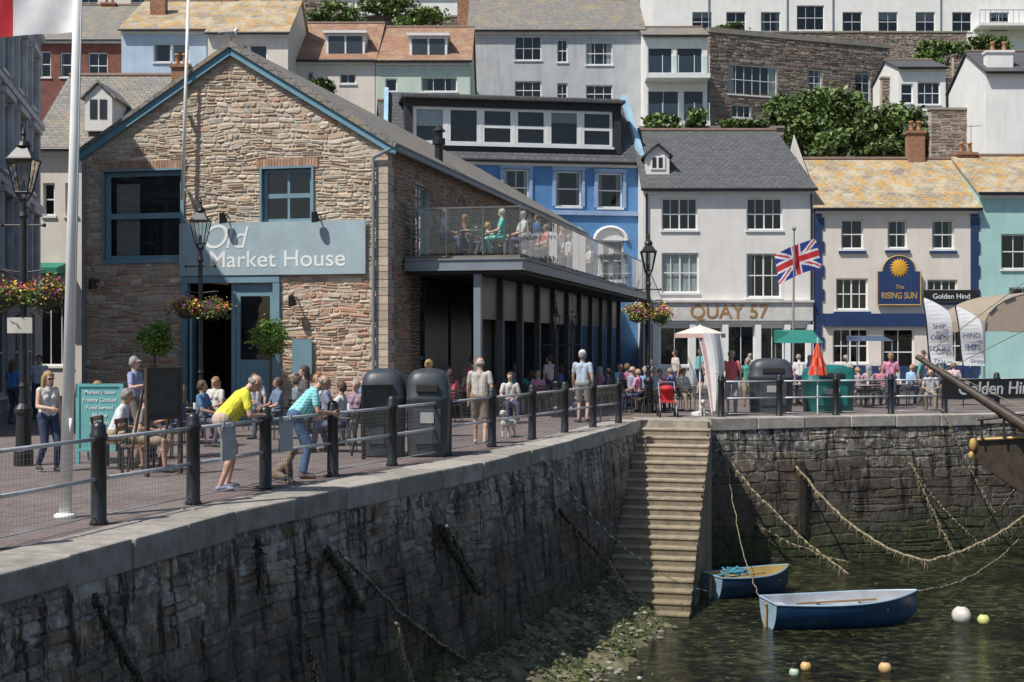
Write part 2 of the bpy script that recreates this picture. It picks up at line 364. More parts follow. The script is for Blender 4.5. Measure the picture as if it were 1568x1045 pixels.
# left quay wall
def edge(i,t): a,b=E[i],E[i+1]; return (a[0]+(b[0]-a[0])*t,a[1]+(b[1]-a[1])*t)
wq=empty('quay_wall'); gs=Geo(); gb=Geo()
pal=[(.32,.285,.24),(.24,.215,.185),(.40,.36,.30),(.19,.17,.15),(.28,.22,.17),(.34,.26,.18)]
for i in range(len(E)-1):
    F=Fac(E[i],E[i+1],batter=.1)
    rubble(gs,F,0,F.L,-4.7,-.3,[],pal,h=(.13,.30),l=(.22,.6),gap=.010,prot=(.006,.032),warp=.03,split=.3,jit=.018,lens=True)
    gb.poly(F.pt(0,-5),F.pt(F.L,-5),F.pt(F.L,-.02),F.pt(0,-.02))
for a,b_ in zip(RW[:-1],RW[1:]):
    F=Fac(a,b_,batter=.05)
    rubble(gs,F,0,F.L,-4.7,-.3,[],[tuple(x*.72 for x in p) for p in pal],h=(.2,.36),l=(.35,.9),gap=.010,prot=(.006,.025),warp=.02,split=.12,jit=.015,lens=True)
    gb.poly(F.pt(0,-5),F.pt(F.L,-5),F.pt(F.L,-.02),F.pt(0,-.02))
gb.c=[(.2,.185,.16,1)]*len(gb.c)
gs.obj('wall_stones',QUAY,wq); gb.obj('wall_core',QUAY,wq)
def coping(pts,g,wid=.75):
    for i in range(len(pts)-1):
        F=Fac(pts[i],pts[i+1]); n=max(1,round(F.L/1.35)); 
        for k in range(n):
            kk=uni(.72,1.08); g.col=(.44*kk,.405*kk,.355*kk,1)
            a=F.L*k/n+(.008 if k else 0.0); b=F.L*(k+1)/n-.008*(k<n-1)
            g.fbox(F,a,b,-.30+uni(-.03,.03),.014+uni(-.008,.008),-wid,.07+uni(-.018,.018))
g=Geo(); coping(E,g); coping(RW,g,.6); g.obj('coping_stones',CONC,wq,bev=.025)
# stairs
st=empty('harbour_stairs'); g=Geo(); gf=Geo(); sd=Vector((-.225,-.974,0)); sr=Vector((.974,-.225,0)); top=Vector((3.35,34.75,0)); N=20; RI=.19; TR=.315; WD=1.95
g.col=(.40,.36,.30,1); q0=top-sr*.05+Vector((0,1.2,0)); q1=top+sr*(WD+.0)+Vector((0,1.2,0)); q2=top+sr*(WD); q3=top-sr*.05
g.hexa([(q.x,q.y,-4.8) for q in (q3,q2,q1,q0)]+[(q.x,q.y,.008) for q in (q3,q2,q1,q0)])
for i in range(N):
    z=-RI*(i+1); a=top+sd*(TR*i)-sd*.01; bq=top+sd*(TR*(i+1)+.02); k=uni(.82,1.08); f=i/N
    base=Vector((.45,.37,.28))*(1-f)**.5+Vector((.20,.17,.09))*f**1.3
    for lo,hi,ex,kk in ((z-.06,z,.025,k*1.05),(-4.8,z-.062,0,k*.74)):  # treads lighter, risers darker: shading by facing put into the colour
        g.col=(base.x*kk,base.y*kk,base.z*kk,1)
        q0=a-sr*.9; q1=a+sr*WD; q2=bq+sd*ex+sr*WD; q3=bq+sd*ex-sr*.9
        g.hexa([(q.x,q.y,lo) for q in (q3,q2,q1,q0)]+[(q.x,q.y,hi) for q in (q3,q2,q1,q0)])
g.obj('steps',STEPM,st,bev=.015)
F=Fac((top+sd*(TR*N)+sr*(WD+.02))[:2],(top+sr*(WD+.02)+Vector((0,.6,0)))[:2])
LL=TR*N
rubble(gf,F,0,F.L,-4.8,0,[],pal,h=(.15,.19),l=(.25,.6),gap=.015,prot=(.005,.03),topf=lambda u:-RI*(N*(1-u/LL)+.3) if u<LL else 0,warp=0)
gf.obj('flank_stones',QUAY,st)
# mud bank
g=Geo(); NS,NT=190,18; P=[]
cum=[0]
for i in range(len(E)-1): cum.append(cum[-1]+(Vector(E[i+1])-Vector(E[i])).length)
def onE(s):
    for i in range(len(E)-1):
        if s<=cum[i+1] or i==len(E)-2: return edge(i,(s-cum[i])/(cum[i+1]-cum[i])),Fac(E[i],E[i+1]).n
def mudz(s,t,q):
    z=-3.0-.44*t+.20*mn.noise(q*.9)+.10*mn.noise(q*3)+.05*mn.noise(q*9)
    if s>cum[-1]-7: z-=.3*(s-cum[-1]+7)/7
    return z
for a in range(NS+1):
    s=cum[-1]*a/NS; (x,y),n=onE(s)
    for b_ in range(NT+1):
        t=b_/NT*3.2+.25; q=Vector((x,y,0))+n*t; P.append((q.x,q.y,mudz(s,t,q)))
i0=g.av(P)
for a in range(NS):
    for b_ in range(NT):
        k=i0+a*(NT+1)+b_; g.f.append((k,k+1,k+NT+2,k+NT+1))
g.obj('mud_bank',M('weedy_mud',(.07,.085,.02),col2=(.24,.21,.12),var=.6,scale=2.2,bmp=1,bscale=14,rough=.75),smooth=True)
g=Geo()
for _ in range(2200):
    s=uni(.25,1)*cum[-1]; (x,y),n=onE(s); t=uni(.3,2.4); q=Vector((x,y,0))+n*t
    z=mudz(s,t,q); k=uni(.4,1.3); g.col=random.choice([(.28*k,.26*k,.20*k,1),(.12*k,.12*k,.05*k,1)]); r=uni(.015,.08)
    g.sph((q.x,q.y,z+.01),(r,r*uni(.6,1),r*.5),6,4)
g.obj('shore_pebbles',STONE,smooth=False)
g=Geo()
for _ in range(11000):
    s=uni(.2,1)*cum[-1]; (x,y),n=onE(s); t=uni(.3,1.9); q=Vector((x,y,0))+n*t
    if mn.noise(q*.8+Vector((5,0,0)))<-.08: continue
    z=mudz(s,t,q)+uni(.0,.05); q.z=z; a=Vector((uni(-1,1),uni(-1,1),uni(-.2,.5))).normalized(); b=a.cross(Vector((0,0,1))).normalized(); k=uni(.5,1.4); r=uni(.03,.08); g.col=(.085*k,.125*k,.022*k,1)
    g.poly(q-a*r,q+b*r*.3,q+a*r,q-b*r*.3)
g.obj('seaweed_bed',LEAF)
# ------------------------------------------------------------------ railing
R=[(-5.25,13.1),(-4.73,14.95),(-4.1,16.8),(-3.5,18.55),(-2.77,20.2),(-2.02,22),(-1.19,24),(-.40,25.9),(.43,27.9),(1.2,29.7),(1.96,31.6),(2.72,33.3)]
RR=[(5.75,35.9),(7.45,36.4),(9.15,36.9),(10.85,37.4),(12.55,37.9),(14.25,38.4),(16,38.9)]
def railing(pts):
    e=empty('quay_railing'); gp=Geo(); gr=Geo(); gm=Geo()
    for x,y in pts:
        gp.lathe([(.105,0),(.105,.03),(.088,.05),(.085,.95),(.10,.97),(.10,1.03),(.085,1.05),(.083,1.12),(.06,1.165),(.02,1.18)],(x,y,0),12)
    for a,b in zip(pts[:-1],pts[1:]):
        F=Fac(a,b)
        for z in (.98,.52): gr.tube(F.pt(.06,z),F.pt(F.L-.06,z),.024,n=10)
        gr.tube(F.pt(.06,.1),F.pt(F.L-.06,.1),.008)
        n=int(F.L/.06)
        for k in range(1,n): u=F.L*k/n; gm.tube(F.pt(u,.1,-.03),F.pt(u,.98,-.03),.0016,n=3,cap=False)
        for k in range(15): z=.1+.88*k/14; gm.tube(F.pt(.05,z,-.03),F.pt(F.L-.05,z,-.03),.0016,n=3,cap=False)
    gp.obj('posts',BLACK,e,smooth=True); gr.obj('rails',M('galvanised_rail',(.5,.52,.54),rough=.4,metal=.2),e,smooth=True); gm.obj('wire_mesh',M('mesh_wire',(.2,.2,.19),rough=.5,metal=.4),e)
railing(R); railing(RR)
# ------------------------------------------------------------------ market house
C=Vector((-3.26,34.0)); sdv=Vector((.227,.974)); 
MH=Fac((-11.86,36.0),C); MS=Fac(C,C+sdv*29)
EV=7.12; RZ=9.83; UR=MH.L-4.35
P=Parts()
def gtop(u): return RZ-(RZ-EV)*abs(u-UR)/(UR if u<UR else MH.L-UR)
h1=MH.r(160,262,280,398); h2=MH.r(402,258,478,340); hd=MH.r(282,432,427,560); hd=(hd[0],0,hd[2],hd[3])
def mpal(u,v):
    up=[(.62,.52,.40),(.56,.45,.34),(.66,.57,.45),(.52,.38,.27),(.50,.44,.36),(.63,.49,.34),(.58,.51,.42)]
    lo=[(.56,.36,.25),(.52,.30,.20),(.58,.44,.33),(.60,.41,.28),(.46,.34,.26),(.62,.51,.40)]
    return lo if rnd()<max(0.08,min(.9,(5.4-v)/2)) else up
rubble(P['stones'],MH,0,MH.L,0,RZ,[h1,h2,hd],mpal,h=(.07,.17),l=(.13,.42),gap=.022,prot=(.006,.034),topf=lambda u:gtop(u)-.02,split=.3,jit=.014,lens=True,warp=.04)
wall(P['walls'],MH,0,MH.L,0,EV,[h1,h2,hd],.35)
g=P['walls']; g.poly(MH.pt(0,EV),MH.pt(MH.L,EV),MH.pt(UR,RZ)); 
for h in (h1,h2):
    u=h[0]-.15
    while u<h[2]+.1:
        k=uni(.7,1.1); P['stones'].col=(.5*k,.31*k,.21*k,1); P['stones'].fbox(MH,u,u+.075,h[3]+.01,h[3]+.26,0,.05); u+=.087
for F,a in ((MH,-1),(MS,1)):
    v=0
    while v<EV-.2:
        hh=uni(.16,.26); k=uni(.8,1.1); ww=random.choice((.28,.45)); P['stones'].col=(.54*k,.45*k,.35*k,1)
        if a<0: P['stones'].fbox(F,F.L-ww,F.L+.05,v,v+hh-.015,0,.055)
        else: P['stones'].fbox(F,.005,ww,v,v+hh-.015,0,.048)
        v+=hh
sh=[MS.r(636,283,657,385),MS.r(680,452,698,560),MS.r(643,455,655,545)]
sh[0]=(sh[0][0],4.4,sh[0][2],6.5)
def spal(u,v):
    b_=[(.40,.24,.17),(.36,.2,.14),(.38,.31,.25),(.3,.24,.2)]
    return b_ if (v>4.3 or u<2.0) else [tuple(x*.45 for x in q) for q in b_]  # stones below the deck darkened: arcade shade put into their colour
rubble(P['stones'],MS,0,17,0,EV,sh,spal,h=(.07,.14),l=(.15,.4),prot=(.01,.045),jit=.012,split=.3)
wall(P['walls'],MS,0,MS.L,0,EV,sh,.35)
B0=MH.pt(0,0)+Vector((sdv.x,sdv.y,0))*29; B1=MS.pt(MS.L,0)
g.poly(MH.pt(0,0),B0,B0+Vector((0,0,EV)),MH.pt(0,EV)); g.poly(B0,B1,B1+Vector((0,0,EV)),B0+Vector((0,0,EV)))
window(P,MH,h1,1,2,curt=0,fw=.13,bar=.09,sill=True); window(P,MH,h2,2,2,curt=0,fw=.1,bar=.07)
P['curtains'].fbox(MH,h1[0]+.2,h1[0]+.9,h1[1],h1[3]-.3,-.33,-.31)
for h in sh: window(P,MS,h,2,3,curt=0,fw=.08,bar=.05)
for h in (h1,h2):
    gg=P['window_frames']; gg.fbox(MH,h[0]-.06,h[0],h[1],h[3],-.1,.07); gg.fbox(MH,h[2],h[2]+.06,h[1],h[3],-.1,.07); gg.fbox(MH,h[0]-.06,h[2]+.06,h[3],h[3]+.06,-.1,.072)
a,c_,b_,d_=hd; gg=P['door']; gg.fbox(MH,a-.05,a+.14,0,d_,-.1,.09); gg.fbox(MH,b_-.14,b_+.05,0,d_,-.1,.09); gg.fbox(MH,a-.05,b_+.05,d_-.02,d_+.16,-.1,.1)
um=MH.u(357); gg.fbox(MH,um-.06,um+.06,0,d_-.02,-.12,-.02)
dx0,dx1=um+.07,b_-.15
gg.fbox(MH,dx0,dx0+.12,0,d_-.05,-.1,-.04); gg.fbox(MH,dx1-.12,dx1,0,d_-.05,-.1,-.04)
for v0,v1 in ((0,.5),(1.35,1.6),(3.3,d_-.05)): gg.fbox(MH,dx0+.12,dx1-.12,v0,v1,-.1,-.045)
gg.fbox(MH,dx0+.12,dx1-.12,.5,1.35,-.09,-.06)
P['window_glass'].poly(MH.pt(dx0,1.3,-.08),MH.pt(dx1,1.3,-.08),MH.pt(dx1,3.4,-.08),MH.pt(dx0,3.4,-.08))
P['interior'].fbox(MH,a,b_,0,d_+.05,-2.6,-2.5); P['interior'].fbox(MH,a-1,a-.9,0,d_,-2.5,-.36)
q=MH.pt(a+.16,0,-.1); gg.box(q.x+.05,q.y-.0,1.6,.06,.9,3.2,.1)
hs=MH.r(278,340,562,421); P['sign_board'].fbox(MH,*[hs[0],hs[2],hs[1],hs[3]],.075,.13)
hm=MH.r(450,519,480,572); P['door'].fbox(MH,hm[0],hm[2],hm[1],hm[3],.07,.13)
for px,py in ((350,330),(490,328),(152,430),(455,455)):
    u=MH.u(px); v=MH.r(px,py,px+1,py+1)[1]; P['lamps'].tube(MH.pt(u,v,.0),MH.pt(u,v+.02,.42),.02); 
    P['lamps'].tube(MH.pt(u,v+.05,.42),MH.pt(u+.02,v-.2,.34),.07,.12,n=12)
for u0,u1 in ((-.25,UR),(UR,MH.L+.3)):
    z0=gtop(max(0,min(MH.L,u0)))-(.12 if u0<0 else 0); z1=gtop(max(0,min(MH.L,u1)))-(.14 if u1>MH.L else 0)
    P['verge_boards'].beam(MH.pt(u0,z0+.02,.12),MH.pt(u1,z1+.02,.12),.06,.2); 
    P['roof_verge'].beam(MH.pt(u0,z0+.16,.05),MH.pt(u1,z1+.16,.05),.34,.09)
D=Vector((sdv.x,sdv.y,0))*29
for u0,u1 in ((-.3,UR),(MH.L+.3,UR)):
    z0=EV-.18+.2; z1=RZ+.2
    a0=MH.pt(u0,z0,.1);a1=MH.pt(u1,z1,.1)
    P['roof'].hexa([a0,a1,a1+D,a0+D]+[p+Vector((0,0,.1)) for p in (a0,a1,a1+D,a0+D)])
P['gutter_pipes'].tube(MS.pt(-.1,EV-.05,.3),MS.pt(29,EV-.05,.3),.07,n=8)
u=MH.L-.32; P['gutter_pipes'].tube(MH.pt(u,.1,.14),MH.pt(u,EV-.25,.14),.045,n=10); P['gutter_pipes'].tube(MH.pt(u,EV-.25,.14),MH.pt(MH.L+.2,EV-.05,.25),.045,n=10)
u=.15; P['gutter_pipes'].tube(MH.pt(u,.1,.14),MH.pt(u,EV-.15,.14),.04,n=10)
fx,fy=wx(672,40),40; P['flue'].lathe([(.13,0),(.13,1.2),(.2,1.22),(.2,1.4),(.12,1.42),(.12,1.6),(.22,1.62),(.04,1.8)],(fx,fy,6.9),14)
mh=finish(P,'stone_market_house',dict(walls=MORTAR,window_frames=TEAL,sills=TEAL,sign_board=SIGNB,lamps=BLACK,verge_boards=M('verge_blue',(.14,.30,.38),var=.1),roof_verge=SLATE2,roof=SLATE2,gutter_pipes=STEEL,flue=BLACK))
wt=M('sign_white',(.78,.80,.78),var=.05,bmp=0)
uc=(hs[0]+hs[2])/2; text('O',MH,hs[0]+1.0,hs[1]+1.0,.92,wt,mh,w=.135,shear=.25,name='sign_lettering',off=-.006); text('ld',MH,hs[0]+1.62,hs[1]+.98,.85,wt,mh,w=.135,shear=.25,name='sign_lettering',off=-.006)
text('Market House',MH,uc+.16,hs[1]+.40,.62,wt,mh,w=.135,sx=1.08,name='sign_lettering')
# deck
dk=empty('terrace_deck'); g=Geo(); gg=Geo(); gh=Geo(); gc=Geo(); gc1=Geo(); DW=3.28; U0=1.3; U1=28
g.fbox(MS,U0,U1,4.16,4.38,.08,DW-.02); 
gf=Geo(); gf.fbox(MS,U0-.06,U0,3.98,4.3,.08,DW); gf.fbox(MS,U0-.1,U0-.062,3.98,4.02,.08,DW+.06); gf.fbox(MS,U0-.1,U0-.062,4.26,4.3,.08,DW+.06)
gf.fbox(MS,U0-.06,U1,3.98,4.3,DW,DW+.06); gf.fbox(MS,U0-.06,U1,3.98,4.02,DW+.062,DW+.12); gf.fbox(MS,U0-.06,U1,4.26,4.3,DW+.062,DW+.12)
u=U0
while u<U1: gf.fbox(MS,u,u+.08,3.98,4.14,.1,DW-.03); u+=1.3
g.obj('deck_floor',M('deck_timber',(.2,.17,.14)),dk); gf.obj('fascia_beams',STEEL,dk)
g=Geo(); g.fbox(MS,U0+.1,U1,3.9,3.975,.09,DW-.05); g.obj('dark_soffit',M('soffit_painted_shade',(.03,.03,.03)),dk)  # near-black underside sheet, its colour standing in for the shade under the deck
w=.25
while w<DW-.2:
    w2=min(w+1.0,DW); gg.poly(MS.pt(U0,4.45,w+.02),MS.pt(U0,4.45,w2-.02),MS.pt(U0,5.62,w2-.02),MS.pt(U0,5.62,w+.02)); gh.fbox(MS,U0-.02,U0+.01,4.38,5.66,w-.012,w+.012); w=w2
gh.fbox(MS,U0-.02,U0+.03,5.64,5.68,.1,DW)
u=U0
while u<U1:
    u2=min(u+1.25,U1); gg.poly(MS.pt(u+.02,4.42,DW),MS.pt(u2-.02,4.42,DW),MS.pt(u2-.02,5.62,DW),MS.pt(u+.02,5.62,DW)); gh.fbox(MS,u-.012,u+.012,4.38,5.66,DW-.03,DW-.004); u=u2
gh.fbox(MS,U0,U1,5.64,5.68,DW-.02,DW+.02)
gg.obj('glass_panels',BALG,dk); gh.obj('handrail',M('stainless',(.25,.25,.25),rough=.35,metal=.8),dk)
u=U0+.25
while u<U1:
    t=gc1 if u<2 else gc
    t.fbox(MS,u-.10,u+.10,0,3.89,1.95,2.15); t.fbox(MS,u-.15,u+.15,0,.3,1.9,2.2); u+=2.55
gc1.obj('front_column',STEEL,dk,bev=.01); gc.obj('columns',COLM,dk,bev=.01)
g=Geo()  # shopfront stand-in panels, blinds and partition, added near-black to deepen arcade shade
for i in range(9):
    u=3+i*2.7; g.fbox(MS,u,u+2.4,.0,3.3,.07,.12); g.fbox(MS,u-.05,u+2.5,3.3,3.85,.07,.16)
for i in range(10): u=2.6+i*2.55; g.fbox(MS,u-.9,u+1.35,2.7,3.88,2.0,2.03)
g.fbox(MS,15,15.1,0,3.88,.12,1.9)
g.obj('arcade_shade_panels_and_blinds',M('shopfront_painted_shade',(.022,.025,.028),rough=.35),dk)
# ------------------------------------------------------------------ row houses
def house(name,px0,px1,d,yeave,zb,wallm,wins,yr,rd,roofm=None,dep=8,dd=0,frame=None,curt=None,chims=(),over=.25,hipR=0,extra=None,mats={},streak=0,hipL=0,stone=None):
    P=Parts(); F=Fac((wx(px0,d),d),(wx(px1,d+dd),d+dd)); ze=wz(yeave,d); zr=max(wz(yr,d+rd),ze+.25)
    holes=[]
    for w in wins:
        h=F.r(*w[:4]); holes.append(h)
    if stone: rubble(P['stones'],F,0,F.L,zb,ze,holes,stone,h=(.14,.3),l=(.2,.6),gap=.03,prot=(.01,.06),split=.3,jit=.02,lens=True)
    wall(P['walls'],F,0,F.L,zb,ze,holes,.36)
    g=P['walls']
    for u in (0,F.L): g.poly(F.pt(u,zb),F.pt(u,zb,-2*rd),F.pt(u,ze,-2*rd),F.pt(u,zr,-rd),F.pt(u,ze))
    g.poly(F.pt(0,zb,-2*rd),F.pt(F.L,zb,-2*rd),F.pt(F.L,ze,-2*rd),F.pt(0,ze,-2*rd))
    for h,w in zip(holes,wins): window(P,F,h,w[4],w[5],curt=curt if len(w)<7 else w[6],fw=.07)
    Z=Vector((0,0,.1)); a=.12
    fr=[F.pt(-a,ze-.02,over),F.pt(F.L+a,ze-.02,over),F.pt(F.L+a-hipR,zr+.08,-rd),F.pt(-a+hipL,zr+.08,-rd)]
    P['roof'].hexa(fr+[p+Z for p in fr])
    bk=[F.pt(-a,ze-.02,-2*rd-over),F.pt(F.L+a,ze-.02,-2*rd-over),fr[2],fr[3]]
    P['roof'].hexa(bk+[p+Z for p in bk])
    for hp,u in ((hipR,F.L+a),(hipL,-a)):
        if hp: 
            t=[F.pt(u,ze+.08,over),F.pt(u,ze+.08,-2*rd-over),F.pt(u-hp if u>0 else u+hp,zr+.18,-rd)]; P['roof'].poly(*t)
    P['ridge_tiles'].tube(fr[2]+Z,fr[3]+Z,.11,n=8)
    if over>0:
        P['gutter'].tube(F.pt(-a,ze+.0,over+.06),F.pt(F.L+a,ze+.0,over+.06),.07,n=8)
        P['trim'].fbox(F,0,F.L,ze-.18,ze-.02,.003,.12)
    else:
        P['parapet'].fbox(F,-.05,F.L+.05,ze-.05,ze+.3,-.35,.08)
    for c in chims:
        x=F.pt(F.u(c[0]),0,-rd*c[2] if len(c)>2 else -rd); chim(P,x.x,x.y,ze-.2,wz(c[1],x.y),w=c[3] if len(c)>3 else .9)
    if extra: extra(P,F)
    mm=dict(walls=wallm,roof=roofm or SLATE,ridge_tiles=M('ridge_clay',(.2,.13,.1)),window_frames=frame or WHITE,parapet=M('wall_cap',(.3,.27,.22))); mm.update(mats)
    e=finish(P,name,mm); return e,F
cream=M('cream_render',(.74,.67,.59),rough=.85,var=.07,scale=1,streak=.14)
offw=M('off_white_render',(.76,.73,.69),rough=.85,var=.07,scale=1,streak=.12)
blue=M('blue_render',(.10,.25,.50),rough=.8,var=.12,scale=1,streak=.15)
turq=M('turquoise_render',(.38,.60,.57),rough=.85,var=.08,scale=1,streak=.15)
greyw=M('grey_render',(.48,.50,.51),rough=.85,var=.1,scale=1,streak=.22)
palebl=M('pale_blue_render',(.46,.58,.70),rough=.85,var=.08,scale=1,streak=.15)
paleg=M('pale_green_render',(.54,.63,.54),rough=.85,var=.08,scale=1,streak=.18)
whiter=M('white_render',(.82,.81,.78),rough=.85,var=.06,scale=1,streak=.12)
def q57(P,F):
    a,c,b,d=F.r(1000,463,1243,491); P['sign_fascia'].fbox(F,a,b,c,d,.003,.22); P['sign_fascia'].fbox(F,a-.05,b+.05,d,d+.1,.003,.32)
    P['bands'].fbox(F,0,F.L,c-.14,c-.02,.003,.1)
    for x in (1004,1060,1110,1160,1205,1240):
        u=F.u(x); P['bands'].fbox(F,u-.14,u+.14,.1,c-.15,.003,.14)
    a,c,b,d=F.r(992,222,1028,258); z0=c; P['dormer'].fbox(F,a,b,c-.4,d-.35,-2.6,-.75)
    P['window_frames'].fbox(F,a+.2,b-.2,c+.05,d-.4,-.75,-.70)
    for i in range(2):
        x0=a+.28+i*(b-a-.5)/2; P['interior'].fbox(F,x0,x0+(b-a-.7)/2,c+.13,d-.47,-.72,-.69)
    m=(a+b)/2
    for s in (a-.15,b+.15):
        q=[F.pt(s,d-.45,-.55),F.pt(m,d+.15,-.55),F.pt(m,d+.15,-3),F.pt(s,d-.45,-3)]; P['roof'].hexa(q+[p+Vector((0,0,.08)) for p in q])
    P['dormer'].poly(F.pt(a,d-.35,-.76),F.pt(b,d-.35,-.76),F.pt(m,d+.1,-.76))
    P['gutter'].tube(F.pt(.15,.2,.08),F.pt(.15,8.9,.08),.05); P['gutter'].tube(F.pt(F.L-.12,.2,.08),F.pt(F.L-.12,8.9,.08),.05)
w57=[(1013,303,1068,352,4,2,0),(1143,303,1198,352,4,2,0),(1013,387,1070,448,4,2,3),(1143,388,1196,455,4,2,1),(1010,500,1056,560,2,1,0),(1064,500,1106,560,2,1,0),(1114,498,1156,585,2,1,0),(1164,500,1201,560,2,1,0),(1209,500,1236,560,1,1,0)]
e,F=house('white_restaurant_building',985,1246,60,291,0,offw,w57,205,4.2,SLATE,extra=q57,hipR=1.0,mats=dict(sign_fascia=M('fascia_cream',(.62,.6,.56)),dormer=offw))
u=F.u(1115); text('QUAY 57',F,u,F.r(1115,477,1116,478)[1],.88,M('gold_letter',(.36,.2,.08)),e,w=.235,sx=1.0,off=.015)
def ris(P,F):
    for a,b in ((1247,1258),(1486,1496)):
        for k in range(16):
            v=k*.55+.1; 
            if v<8: P['quoins'].fbox(F,F.u(a),F.u(b)+(.12 if k%2 else 0),v,v+.52,.003,.06)
    for w in wr[:5]:
        a,c,b,d=F.r(*w[:4]); P['quoins'].fbox(F,a-.12,b+.12,c-.2,c-.092,.003,.1)
    a,c,b,d=F.r(1262,480,1484,500); P['quoins'].fbox(F,a,b,c,d,.003,.18)
    a,c,b,d=F.r(1275,560,1484,600); P['quoins'].fbox(F,a,b,0,d,.003,.12)
    a,c,b,d=F.r(1414,444,1496,462); P['board'].fbox(F,a,b,c,d,.1,.16)
    a,c,b,d=F.r(1342,404,1408,467); m=(a+b)/2; P['quoins'].fbox(F,a,b,c,d-.35,.08,.2)
    hw=(b-a)/2; zc=d-.35
    pts=[F.pt(m+hw*.78*math.cos(t),zc+.72*math.sin(t),.2) for t in [math.pi*k/14 for k in range(15)]]; P['quoins'].poly(*pts)
    pb=[p-F.n*.12 for p in pts]
    for i in range(14): P['quoins'].poly(pts[i],pts[i+1],pb[i+1],pb[i])
    P['quoins'].poly(*pb)
    fr=P['sign_frame']; 
    for i in range(14): fr.tube(pts[i],pts[i+1],.03)
    for x in (a,b): fr.tube(F.pt(x,c,.2),F.pt(x,zc,.2),.03)
    fr.tube(F.pt(a,c,.2),F.pt(b,c,.2),.03)
    sc_=F.pt(m,zc+.16,.2); P['gold_sun'].sph((sc_.x,sc_.y,sc_.z),(.36,.05,.36),20,10)
    for k in range(18):
        t=6.283*k/18; P['gold_sun'].tube(sc_+Vector((math.cos(t)*.33,0,math.sin(t)*.33)),sc_+Vector((math.cos(t)*.46,0,math.sin(t)*.46)),.04,.005,n=5)
wr=[(1288,336,1322,381,2,2,0),(1359,337,1389,380,2,2,1),(1427,337,1461,381,2,2,1),(1280,426,1329,474,4,2,0),(1420,428,1466,460,4,2,0),(1275,503,1330,556,4,2,0),(1352,503,1400,575,2,2,0),(1420,503,1478,556,4,2,0)]
e,F=house('cream_pub_building',1248,1497,60,321,0,cream,wr,249,3.6,LICH,extra=ris,chims=((1438,205,1,.8),),mats=dict(quoins=NAVY,sign_frame=M('gilding',(.55,.36,.12),rough=.35),gold_sun=M('gold_paint',(.75,.38,.04)),board=BLACK))
y_=F.r(1375,452,1376,453)[1]; gold=M('gilding'); text('RISING SUN',F,F.u(1375),y_,.40,gold,e,w=.21,sx=.78,off=.012); text('The',F,F.u(1375),y_+.40,.26,gold,e,w=.21,shear=.3)
text('Golden Hind',F,F.u(1455),F.r(1450,453,1451,454)[1],.33,wt,e,w=.17)
e,F=house('turquoise_house',1499,1640,60,297,0,turq,[(1533,358,1572,412,2,2,0),(1545,440,1590,500,2,2,1),(1600,358,1630,412,2,2)],244,3.6,LICH,chims=((1520,238,1),))
def bl(P,F):
    for y0,y1 in ((322,329),(243,250)):
        a,c,b,d=F.r(745,y0,984,y1); P['bands'].fbox(F,a,b,c,d,.003,.12)
    for w in wb[:3]:
        a,c,b,d=F.r(*w[:4]); 
        for (p,q,r_,s) in ((a-.16,a-.02,c,d),(b+.02,b+.16,c,d),(a-.2,b+.2,d+.02,d+.2)): P['surrounds'].fbox(F,p,q,r_,s,.003,.08)
    for w in wb[3:]:
        a,c,b,d=F.r(*w[:4]); m=(a+b)/2; r=(b-a)/2+.12
        pt=[F.pt(m+r*math.cos(math.pi*k/12),d+r*.8*math.sin(math.pi*k/12),.06) for k in range(13)]
        for i in range(12): P['window_frames'].tube(pt[i],pt[i+1],.1,n=6)
        P['window_frames'].poly(*[p-F.n*.03 for p in pt])
    a=F.u(590); b=F.u(981); z0=wz(246,62); z1=wz(150,64)
    P['roof'].poly(F.pt(a,z0,.2),F.pt(b,z0,.2),F.pt(b-.4,z1,-1.9),F.pt(a+.2,z1,-1.9))
    P['roof'].poly(F.pt(b,z0,.2),F.pt(b,z0,-8),F.pt(b-.4,z1,-8),F.pt(b-.4,z1,-1.9)); P['roof'].poly(F.pt(a,z0,.2),F.pt(a,z0,-8),F.pt(a+.2,z1,-8),F.pt(a+.2,z1,-1.9))
    h=F.r(632,166,940,222); 
    wall(P['dormer'],F,h[0]-.35,h[2]+.35,h[1]-.3,h[3]+.35,[h],.3,w=.02)
    for x in (h[0]-.35,h[2]+.35): P['dormer'].poly(F.pt(x,h[1]-.3,.02),F.pt(x,h[3]+.35,.02),F.pt(x,h[3]+.35,-3),F.pt(x,h[1]-.3,-3))
    P['roof'].fbox(F,h[0]-.55,h[2]+.5,h[3]+.35,h[3]+.5,-6,.3)
    n=6
    for i in range(n):
        x0=h[0]+(h[2]-h[0])*i/n; x1=h[0]+(h[2]-h[0])*(i+1)/n
        window(P,F,(x0+.05,h[1],x1-.05,h[3]),1,2 if i in (2,3,5) else 1,curt=2 if i in (0,4) else 0,fw=.13,bar=.08,sill=False)
        P['window_frames'].fbox(F,x0-.05,x0+.05,h[1],h[3],-.2,-.09)
    P['window_frames'].fbox(F,h[0],h[2],h[1]-.1,h[1],-.1,.1)
    P['verge'].beam(F.pt(b+.02,z0,.3),F.pt(b-.38,z1+.1,-1.85),.25,.3)
    P['verge'].beam(F.pt(a-.02,z0,.3),F.pt(a+.18,z1+.1,-1.85),.2,.3)
wb=[(771,259,810,315,2,2,1),(851,262,890,316,1,2,1),(915,265,953,318,1,2,1),(856,366,892,420,1,2,2),(914,368,955,430,1,2,2)]
e,F=house('blue_mansard_building',590,984,60.5,243,0,blue,wb,160,4,SLATE,dd=2,extra=bl,mats=dict(surrounds=M('light_blue_trim',(.3,.42,.62)),bands=M('light_blue_trim'),dormer=SLATE,verge=M('verge_light_blue',(.35,.55,.7))))
